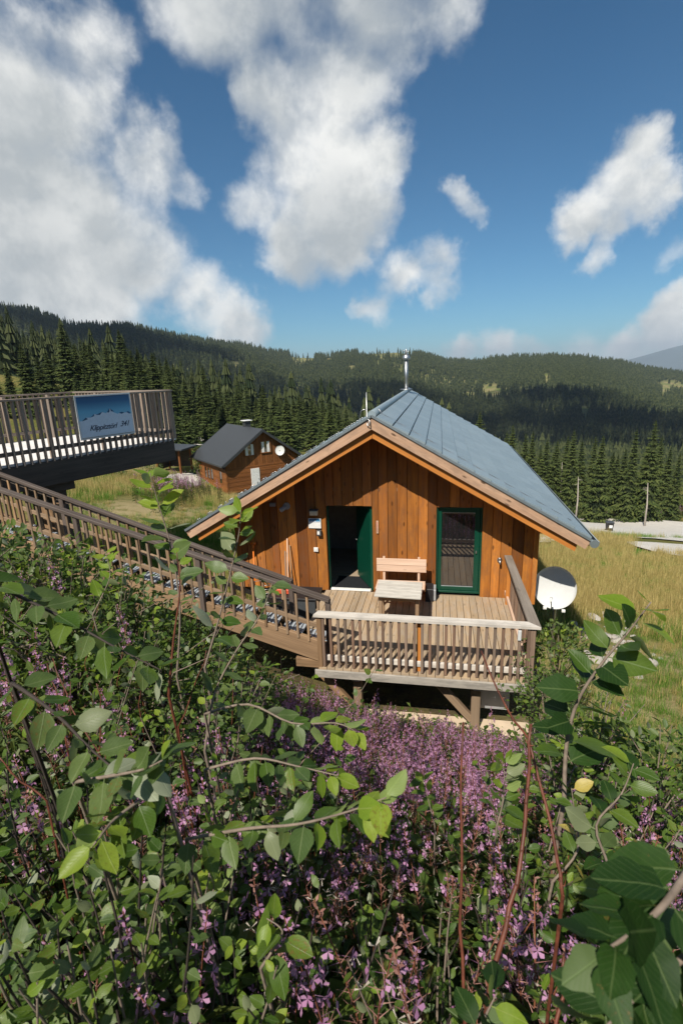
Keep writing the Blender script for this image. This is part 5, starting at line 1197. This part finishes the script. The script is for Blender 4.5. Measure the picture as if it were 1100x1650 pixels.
# leafy hedge masses under the stairs: their leaves are too small to pick apart, so the foliage is one part
def mass(seed, n, mats):
    r_ = random.Random(seed); m_ = MB()
    for k in range(n):
        th = r_.uniform(0, 6.3); u = r_.uniform(-.6, 1); r = (.55+.45*r_.random()**.6)*r_.choice((1, 1, .8, 1.12)); s_ = sqrt(max(0, 1-u*u)); c = V(s_*cos(th)*r, s_*sin(th)*r, u*r); c = c*(1+.22*sin(5*th+seed)*sin(4*u))
        m_.mat(M[r_.choice(mats)]); L = r_.uniform(.10, .21); d = nrm(c*.6+V(r_.gauss(0, .6), r_.gauss(0, .6), r_.gauss(0, .5))); s = nrm(np.cross(d, (r_.gauss(0, .6), r_.gauss(0, .6), 1)))*L*r_.uniform(.24, .34); z = np.cross(s, d)/np.linalg.norm(s)*L*.10; b = len(m_.v); q = c+d*L
        m_.v += [c, c+d*L*.3+s*.85+z, c+d*L*.65+s*.8+z, q, c+d*L*.65-s*.8+z, c+d*L*.3-s*.85+z, c+d*L*.5]
        for i0, i1, uu in ((0, 1, .8), (1, 2, .9), (2, 3, .5)): m_.face((b+6, b+i0, b+i1), [(0, .5), (uu*(i0 > 0), .3*i0), (uu*(i1 < 3), .3*i1)], True)
        for i0, i1 in ((3, 4), (4, 5), (5, 0)): m_.face((b+6, b+i0, b+i1), [(0, .5), (-.8*(i0 > 3), 1-.3*(i0-3)), (-.8*(i1 > 0), .3)], True)
    for k in range(14):
        a = V(r_.gauss(0, .6), r_.gauss(0, .6), r_.uniform(.3, 1.15)); m_.mat(M['twig']).tube([V(0, 0, -1), a*.5, a], [.02, .012, .006], 4, caps=False)
    return m_.mesh('foliage')
MS = [mass(i, 620, (('leaf', 'leaf', 'herb', 'leafgrey'), ('leaf', 'leafgrey', 'herb'), ('leaf', 'leafyoung', 'herb', 'herb', 'leafgrey'))[i]) for i in range(3)]
hm = [(-40,930,4.6,.50,'leafy hedge mass at the far left below the handrail'),(45,945,4.5,.48,'rounded hedge mass overlapping the lower stair rail at the left'),(125,965,4.5,.48,'hedge mass in front of the lower rail left of the grey shoot'),(195,1005,4.4,.42,'hedge mass hiding the stair stringer'),(255,1045,4.4,.40,'hedge mass below the stringer beside the red stem'),(320,1080,4.5,.38,'hedge mass in the shade below the lower stairs'),(395,1120,4.7,.36,'hedge mass left of the first porch post'),(0,1050,3.8,.46,'second row hedge mass at the left edge'),(110,1065,3.7,.46,'second row hedge mass behind the dark branch'),(220,1110,3.6,.42,'second row hedge mass left of the stalk'),(330,1160,3.6,.36,'second row hedge mass before the fireweed'),(960,1225,3.6,.34,'hedge mass below the sapling at the right'),(1060,1260,3.3,.36,'hedge mass at the right edge over the straw'),(885,1250,3.8,.28,'small hedge mass left of the sapling stem'),(900,1055,8.6,.55,'dark bush hiding the foot of the satellite dish pole'),(880,1130,6.6,.40,'dark bush at the right corner of the porch')]
for i, (px, py, d, w_, lab) in enumerate(hm):
    T = dep(px, py, d); t = thing('hedge_shrub', lab, 'shrub', tuple(T-V(0, 0, w_*.75)), 'leafy shrubs of the bank hedge', i*1.1, w_)
    o = link('foliage', MS[i % 3], t, loc=(0, 0, .75)); o['kind'] = 'stuff'; MB().tube([(0, 0, -1.6), (.05, 0, -.4), (0, 0, .6)], [.05, .04, .02], 5, caps=False).build('stem', M['twigdark'], t, loc=(0, 0, 0))

# tall red stems
def stalk(label, pp, r, seed):
    rr = random.Random(seed); pts = [dep(*p) for p in pp]; pts.append(V(pts[-1][0], pts[-1][1], min(hz(pts[-1][0], pts[-1][1]), pts[-1][2]-.1)))
    q = []
    for a, b in zip(pts, pts[1:]): q += [a+(b-a)*t for t in (0, .33, .66)]
    q.append(pts[-1]); q = [p+V(rr.gauss(0, .003), rr.gauss(0, .003), 0) for p in q]
    t = thing('dry_stalk', label, 'stalk', tuple(pts[-1]), 'tall dry red stalks'); MB().tube(q, list(np.linspace(r*.5, r, len(q))), 7).build('stem', M['redstem'], t)
    m_ = MB()
    for k in range(26):
        i = rr.randrange(1, len(q)-1); a = rr.uniform(0, 6.3); p = q[i]+(q[i+1]-q[i])*rr.random() if i+1 < len(q) else q[i]; m_.tube([p, p+V(cos(a)*r*1.7, sin(a)*r*1.7, r*1.2)], [r*.5, r*.1], 4)
    m_.build('nodes', M['stem'], t)
stalk('tall straight red stalk left of the other tall stalks', [(744,1165,1.45),(744,1300,1.4),(742,1450,1.35),(746,1600,1.3),(748,1660,1.28)], .0058, 1)
stalk('thick red stalk bending to the lower left', [(850,1165,1.25),(851,1260,1.22),(845,1350,1.18),(822,1460,1.12),(797,1570,1.08),(778,1660,1.05)], .0072, 2)
stalk('red stalk slanting right of the thick one', [(775,1050,1.7),(818,1150,1.55),(850,1190,1.45),(880,1290,1.38),(898,1390,1.32),(906,1440,1.3)], .0055, 3)
stalk('short red stalk behind the dark leaves', [(908,1540,1.2),(904,1600,1.18),(893,1670,1.15)], .006, 4)
for i, (lab, pp) in enumerate((('slanting thin red stalk in the left hedge', [(85,1060,2.),(115,1140,1.95),(160,1215,1.9)]), ('second thin red stalk right of the slanting one', [(75,1070,2.1),(95,1130,2.05),(108,1200,2.)]), ('thin red stalk leaning right near the stair foot', [(332,1048,2.2),(312,1110,2.2),(290,1170,2.2)]), ('thin red stalk low at the left edge', [(-5,1215,1.5),(35,1260,1.5),(75,1290,1.5)]), ('thin upright red stalk above the leaf rosette', [(158,1100,1.9),(160,1180,1.9),(158,1250,1.9)]))): stalk(lab, pp, .0038, 20+i)

# ------------------------------------------------------------------ fireweed
def fireweed(seed, stage):
    """one plant 1 m tall; stage 0 in flower .. 1 gone to seed"""
    r_ = random.Random(seed); lean = V(r_.gauss(0, .06), r_.gauss(0, .06), 0)
    def ax(t): return V(lean[0]*t*t+.012*sin(4*t+seed), lean[1]*t*t+.012*cos(3*t+seed), t)
    st_ = MB().mat(M['stem']).tube([ax(t) for t in np.linspace(0, 1, 7)], list(np.linspace(.0052, .0014, 7)), 4).mesh('stem')
    m_ = MB().mat(M['fireleaf'])
    for k in range(46):
        t = .06+.58*k/46+r_.uniform(-.01, .01); a = k*2.399+r_.uniform(-.3, .3); L = .135*(1-.55*abs(t-.3))*r_.uniform(.7, 1.15); p = ax(t); d = V(cos(a), sin(a), r_.uniform(-.15, .45)); q = p+d*L-V(0, 0, L*.25); s = nrm(np.cross(d, (0, 0, 1)))*L*.085; mid = p+d*L*.5+V(0, 0, .008)
        b = len(m_.v); m_.v += [p, mid+s, q, mid-s]; m_.face((b, b+1, b+2), [(0, 0), (.9, .5), (0, 1)]); m_.face((b, b+2, b+3), [(0, 0), (0, 1), (-.9, .5)])
    lf = m_.mesh('leaves'); m_ = MB().mat(M['pod'])
    hi = .62+.30*stage+.05
    for k in range(36):
        t = .56+(hi-.56)*k/36; a = k*2.399; p = ax(t); L = r_.uniform(.035, .062); d = nrm(V(cos(a), sin(a), r_.uniform(.35, 1.5))); q = p+d*L; s = nrm(np.cross(d, (0, 0, 1)))*.0017; u = V(0, 0, .0017)
        b = len(m_.v); m_.v += [p+s, p-s, p+u, q]; m_.face((b, b+3, b+1)); m_.face((b+1, b+3, b+2)); m_.face((b+2, b+3, b))
    if stage > .45:
        m_.mat(M['fluff'])
        for k in range(4):
            t = r_.uniform(.6, hi); a = r_.uniform(0, 6.3); p = ax(t)+V(cos(a), sin(a), .3)*.05
            for q in range(4): d = V(r_.gauss(0, 1), r_.gauss(0, 1), r_.gauss(0, 1)); d = nrm(d)*.02; s = nrm(np.cross(d, (0, .3, 1)))*.002; b = len(m_.v); m_.v += [p, p+d+s, p+d-s]; m_.face((b, b+1, b+2))
    pd = m_.mesh('seed_pods'); m_ = MB().mat(M['petal'])
    nf = int(18*(1-stage)**1.6+1)
    nb_ = 8
    for k in range(nf):
        t = hi-.02+(.97-hi)*k/nf; a = k*2.399+.5; p = ax(min(t, 1)); d = nrm(V(cos(a), sin(a), .25)); L = .042*(1-.5*k/nf); c = p+d*L; s = nrm(np.cross(d, (0, 0, 1))); u = np.cross(s, d); w_ = .0135*(1.1-.4*k/nf)
        for j in range(4):
            an = j*pi/2+.6; e_ = s*cos(an)+u*sin(an); f_ = s*-sin(an)+u*cos(an); b = len(m_.v); m_.v += [c, c+e_*w_+f_*w_*.55+d*.004, c+e_*w_*1.45+d*.006, c+e_*w_-f_*w_*.55+d*.004]; m_.face((b, b+1, b+2, b+3))
        b = len(m_.v); m_.v += [p, p+V(0, 0, .002), c]; m_.face((b, b+1, b+2))
    if stage > .5: m_.mat(M['pod'])
    for k in range(8):   # buds
        t = .93+.07*k/8; a = k*2.4; p = ax(t); q = p+V(cos(a), sin(a), .5)*.016; s = V(-sin(a), cos(a), 0)*.004; b = len(m_.v); m_.v += [p, (p+q)/2+s, q, (p+q)/2-s]; m_.face((b, b+1, b+2, b+3))
    return st_, lf, pd, m_.mesh('flowers')
FW = [fireweed(i, s) for i, s in enumerate((.1, .35, .55, .65, .75, .8, .88, .96))]
def joined(ms, name):
    m_ = MB()
    for me in ms:
        b = len(m_.v); m_.v += [V(*v.co) for v in me.vertices]; m_.mat(me.materials[0]); uvl = me.uv_layers[0].data
        for p in me.polygons:
            m_.mat(me.materials[p.material_index]); m_.face([b+i for i in p.vertices], [tuple(uvl[i].uv) for i in p.loop_indices])
    return m_.mesh(name)
FJ = [joined(f, 'fireweed') for f in FW]
# where plants may stand: their tops stay under the outline the vegetation has in the photograph
ox = [-200, 0, 100, 200, 260, 330, 430, 520, 600, 700, 800, 900, 1000, 1300]; oy = [866, 868, 888, 935, 988, 1028, 1058, 1096, 1128, 1162, 1182, 1205, 1240, 1260]
def allowed(P, slack=0):
    X, Y, z = proj(P); return z > .3 and -150 < X < 1250 and Y > np.interp(X, ox, oy)-slack
cand = []
r_ = random.Random(5)
while len(cand) < 1850:
    x = r_.uniform(-6.5, 5.2); y = r_.uniform(-10.0, -3.1)
    dens_ = (1.0 if -1.7 < x < 3.4 and y < -3.4 else .10)*(1. if y > -7.6 else .45)
    if x > 3.4: dens_ = .12
    if x < -1.7 and y < -4.6: dens_ *= 1.8
    if hypot(x-CAM[0], y-CAM[1]) < .8: continue
    if r_.random() > dens_: continue
    g = hz(x, y); h = r_.uniform(.75, 1.2)
    if y > -4.6: h *= .85
    ok = False
    for _ in range(5):
        if allowed((x, y, g+h), r_.uniform(0, 16)): ok = True; break
        h *= .82
    if not ok or h < .32: continue
    X, Y, z = proj((x, y, g+h)); cand.append((z, x, y, g, h))
cand.sort()
FG = 'fireweed on the bank'
near = [c for c in cand if c[0] > .9][:252]; rest = [c for c in cand if c not in set(near) and c[0] > .9]
for z, x, y, g, h in near:
    k = r_.choice((0, 0, 1, 1, 2, 2, 3, 4, 5) if z < 3.2 else (1, 3, 4, 5, 5, 6, 7, 6, 7)); t = thing('fireweed', 'pink fireweed with narrow leaves and red seed pods on the bank', 'flower', (x, y, g), FG, r_.uniform(0, 6.28), (h, h, h))
    for me in FW[k]:
        o = link(me.name.split('.')[0], me, t)
        if o.name[:4] != 'stem': o['kind'] = 'stuff'
scatter('fireweed_drift', 'mass of pink and brown fireweed in front of the porch', 'flowers', [(x, y, g) for z, x, y, g, h in rest], [r_.uniform(0, 6.28) for _ in rest], [h for *_, h in rest], [r_.choice((3, 5, 6, 6, 7, 7, 7)) for _ in rest], FJ)
# fireweed in bloom pushing through the hedge at the left
rr = random.Random(91)
for i in range(40):
    px = rr.uniform(-20, 430) if i < 26 else rr.uniform(860, 1080); top = np.interp(px, ox, oy); py = top+rr.uniform(-4, 330); d = np.interp(py, [880, 1250], [4.2, 2.2])*rr.uniform(.85, .98); T = dep(px, py, d); h = rr.uniform(.8, 1.15)
    t = thing('fireweed', ('fireweed in pink bloom pushing through the leafy hedge at the left' if i < 26 else 'fireweed in pink bloom among the bushes at the right edge'), 'flower', (T[0], T[1], T[2]-h), ('blooming fireweed in the left hedge' if i < 26 else 'blooming fireweed at the right edge'), rr.uniform(0, 6.3), h)
    for me in FW[rr.choice((0, 0, 1, 2))]:
        o = link(me.name.split('.')[0], me, t)
        if o.name[:4] != 'stem': o['kind'] = 'stuff'
for i in range(9):
    px = rr.uniform(20, 420); py = np.interp(px, ox, oy)+rr.uniform(30, 220); d = np.interp(py, [880, 1250], [3.8, 2.1])
    stalk(('thin dry red stalk among the left hedge leaves'), [(px+rr.uniform(-25, 25), py, d), (px, py+rr.uniform(80, 130), d*.98)], .0034, 60+i)
# single flower heads that stand above the drift
for i, (px, py, d, lab) in enumerate(((632,1128,7.0,'bright pink fireweed head before the dark gap under the porch'),(545,1100,6.6,'tall fireweed at the left end of the porch edge'),(605,1118,6.8,'paired fireweed heads below the porch middle'),(720,1135,6.3,'fireweed head just left of the diagonal brace foot'),(800,1130,5.6,'fireweed head in front of the grey cabinet'),(460,1085,6.2,'fireweed left of the porch post'),(258,1480,1.25,'single fireweed in bloom in the lower left hedge'),(290,1560,1.2,'fireweed flower at the bottom of the left hedge'),(1080,1240,3.,'fireweed at the right edge above the bushes'),(985,1130,4.2,'slim pale flower right of the sapling'))):
    T = dep(px, py, d); g = hz(T[0], T[1]); h = T[2]-g
    if h < .35: g = T[2]-.8; h = .8
    t = thing('fireweed', lab, 'flower', (T[0], T[1], g), None, i*1.3, (min(h, 1.1),)*2+(h,))
    for me in FW[i % 2]:
        o = link(me.name.split('.')[0], me, t)
        if o.name[:4] != 'stem': o['kind'] = 'stuff'

# ------------------------------------------------------------------ low growth
def herb_clump(seed, mat, n=34, L=.07, spread=.22):
    r_ = random.Random(seed); m_ = MB().mat(M[mat])
    for k in range(n):
        p = V(r_.gauss(0, spread*.5), r_.gauss(0, spread*.5), r_.uniform(.02, .42)); a = r_.uniform(0, 6.3); l = L*r_.uniform(.5, 1.3); d = V(cos(a), sin(a), r_.uniform(-.5, .5)); s = nrm(np.cross(d, (r_.gauss(0, .3), r_.gauss(0, .3), 1)))*l*r_.uniform(.16, .34); q = p+d*l; mid = p+d*l*.5+V(0, 0, l*.12); b = len(m_.v)
        m_.v += [p, mid+s, q-V(0, 0, l*.1), mid-s]; m_.face((b, b+1, b+2), [(0, 0), (.9, .5), (0, 1)]); m_.face((b, b+2, b+3), [(0, 0), (0, 1), (-.9, .5)])
    m_.mat(M['stem'])
    for k in range(5):
        p = V(r_.gauss(0, spread*.3), r_.gauss(0, spread*.3), 0); m_.tube([p, p*1.5+V(0, 0, .4)], [.003, .0015], 3, caps=False)
    return m_.mesh('herb')
HB = [herb_clump(i, 'herb', 40, (.07, .06, .085, .05)[i]) for i in range(4)]
pts = []; r_ = random.Random(77); sc = []
while len(pts) < 15500:
    x = r_.uniform(-8, 8.5); y = r_.uniform(-11.5, -2.9)
    if hypot(x-CAM[0], y-CAM[1]) < .5: continue
    if x > 4.2 and r_.random() > (.25 if y > -7 else .7): continue
    g = hz(x, y); s = r_.uniform(.7, 1.5)
    if not allowed((x, y, g+.42*s)): 
        s *= .5
        if not allowed((x, y, g+.42*s)): continue
    if y > -3.4 and x > -.9: continue
    pts.append((x, y, g-.02)); sc.append(s)
scatter('bank_herbs', 'low leafy herbs covering the bank under the fireweed', 'plants', pts, [r_.uniform(0, 6.28) for _ in pts], sc, [r_.randrange(4) for _ in pts], HB)
def tuft(seed, mat, n=22, H=.55, spread=.10, lean=.35):
    r_ = random.Random(seed); m_ = MB().mat(M[mat])
    for k in range(n):
        a = r_.uniform(0, 6.3); p = V(r_.gauss(0, spread), r_.gauss(0, spread), 0); h = H*r_.uniform(.55, 1.1); o = V(cos(a), sin(a), 0)*h*lean*r_.uniform(.2, 1.2); s = V(-sin(a), cos(a), 0)*r_.uniform(.0035, .007); b = len(m_.v)
        m_.v += [p-s, p+s, p+o*.4+V(0, 0, h*.6)+s*.7, p+o*.4+V(0, 0, h*.6)-s*.7, p+o+V(0, 0, h)]; m_.face((b, b+1, b+2, b+3)); m_.face((b+3, b+2, b+4))
    return m_.mesh('tuft')
TD = [tuft(i, 'grassdry', 34, .62, .16) for i in range(3)]; TG = [tuft(10+i, 'grassgreen', 34, .36, .18, .6) for i in range(3)]
pts = []; sc = []; ix = []; r_ = random.Random(9)
def inshed(x, y):
    if -3.6 < x < 3.6 and -3.3 < y < 11: return True
    q = V(x, y)-ca[:2]; s = q@cv_[:2]; t_ = q@cu_[:2]; return -.1 < s < 8.1 and 0 < t_ < 8
while len(pts) < 19000:
    az = r_.uniform(-.75, .62); rr = 4.6+r_.random()**1.5*66; x = CAM[0]+rr*sin(az); y = CAM[1]+rr*cos(az)
    if inshed(x, y): continue
    if y < -2.5 and x < 3.8: continue
    X, Y, z = proj((x, y, hz(x, y)))
    if Y < 700 or X < -40 or X > 1160: continue
    if ((X > 860) and 836 < Y < 864+ (X-980)*.03) or (X > 1020 and 868 < Y < 893) or (262 < X < 325 and 763 < Y < 788) or (285 < X < 372 and 704 < Y < 724) or (185 < X < 250 and 798 < Y < 830): continue
    if 925 < X < 1045 and 985 < Y < 1085 and r_.random() < .75: continue
    zn = zone_near(np.array([[x, y, 0.]]))[0]; n_ = sin(x*.7+1.3*sin(y*.4))+sin(y*.55+x*.2)
    gr_ = r_.random() < .12+.95*zn[1]+.35*(n_ < -.5); 
    if zn[1] > .3 and r_.random() < .9: gr_ = True
    pts.append((x, y, hz(x, y)-.02)); sc.append(r_.uniform(.5, 1.05)*(1. if rr < 30 else 1.25)*(.85 if zn[1] > .5 else 1)*(.55 if zn[2] > .4 or y < 0 else 1)); ix.append(r_.randrange(3)+(3 if gr_ else 0))
scatter('meadow_grass', 'dry yellow and green grass on the slopes beside the chalet', 'grass', pts, [r_.uniform(0, 6.28) for _ in pts], sc, ix, TD+TG)
# pink fireweed far off: along the road edge and left of the brown chalet
pts = []; sc = []
for k in range(1380):
    if k < 1200: X = r_.uniform(850, 1140); Y = r_.uniform(826, 838); p = gp(X, Y)
    else: X = r_.gauss(295, 26); Y = r_.gauss(800, 9); p = gp(X, Y)
    pts.append(tuple(p)); sc.append(r_.uniform(.9, 1.6)*(1.3 if k < 1200 else 1.))
scatter('distant_fireweed', 'pink haze of fireweed along the wood edge and meadow', 'flowers', pts, [r_.uniform(0, 6.28) for _ in pts], sc, [r_.choice((4, 5, 6, 7)) if k > 1199 else r_.choice((1, 3, 5, 7)) for k in range(len(pts))], FJ)
# round bushes out in the meadow
BM = [herb_clump(60+i, 'leaf', 420, .10, .55) for i in range(2)]
for i, (px, py, d, w_, h_, lab) in enumerate(((938,815,78,3.0,3.6,'round light green bush at the foot of the dead trunk'),(308,705,62,2.2,2.6,'small round bush on the gravel path behind the brown chalet'),(325,770,44,1.4,2.6,'slim dark bush at the corner of the brown chalet'),(265,690,58,3,3.4,'bushy green shrub under the young spruces'),(190,770,30,1.6,2.,'low bush on the slope beneath the raised deck'),(245,775,33,1.5,1.8,'second low bush beneath the raised deck'))):
    p = gp(px, py); t = thing('bush', lab, 'bush', (p[0], p[1], p[2]-.1), None, i, (w_, w_, h_*1.9)); link('foliage', BM[i % 2], t)['kind'] = 'stuff'; MB().tube([(0, 0, -.05), (.02, 0, .2)], [.03, .015], 5).build('trunk', M['bark'], t, loc=(0, 0, 0))
# stones
def stone_mesh(seed):
    bm = bmesh.new(); bmesh.ops.create_icosphere(bm, subdivisions=2, radius=.5); r_ = np.random.default_rng(seed); k = r_.normal(size=(7, 3)); k /= np.linalg.norm(k, axis=1)[:, None]
    for v in bm.verts:
        c = V(*v.co)
        for q in k:
            dd = c@q-.34
            if dd > 0: c = c-q*dd*.9
        v.co = c*(1+r_.normal(0, .03))
    me = bpy.data.meshes.new('stone'); bm.to_mesh(me); bm.free(); me.materials.append(M['stone']); return me
SM = [stone_mesh(i) for i in range(5)]; r_ = random.Random(31)
spots = [(r_.gauss(985, 26), r_.gauss(1020, 15), r_.uniform(.12, .34)) for _ in range(46)]+[(r_.gauss(1010, 30), r_.gauss(1065, 16), r_.uniform(.12, .36)) for _ in range(34)]+[(r_.gauss(905, 20), r_.gauss(1188, 8), r_.uniform(.08, .18)) for _ in range(40)]
for X, Y, s in spots:
    p = gp(X, Y); o = link('stone', r_.choice(SM)); o.location = (p[0], p[1], p[2]+s*.12); o.scale = (s*r_.uniform(.8, 1.4), s, s*r_.uniform(.5, .8)); o.rotation_euler = (r_.uniform(-.3, .3), r_.uniform(-.3, .3), r_.uniform(0, 6))
    tag(o, 'pale rough limestone chunk in the heap right of the porch', 'stone', 'limestone heap right of the porch')
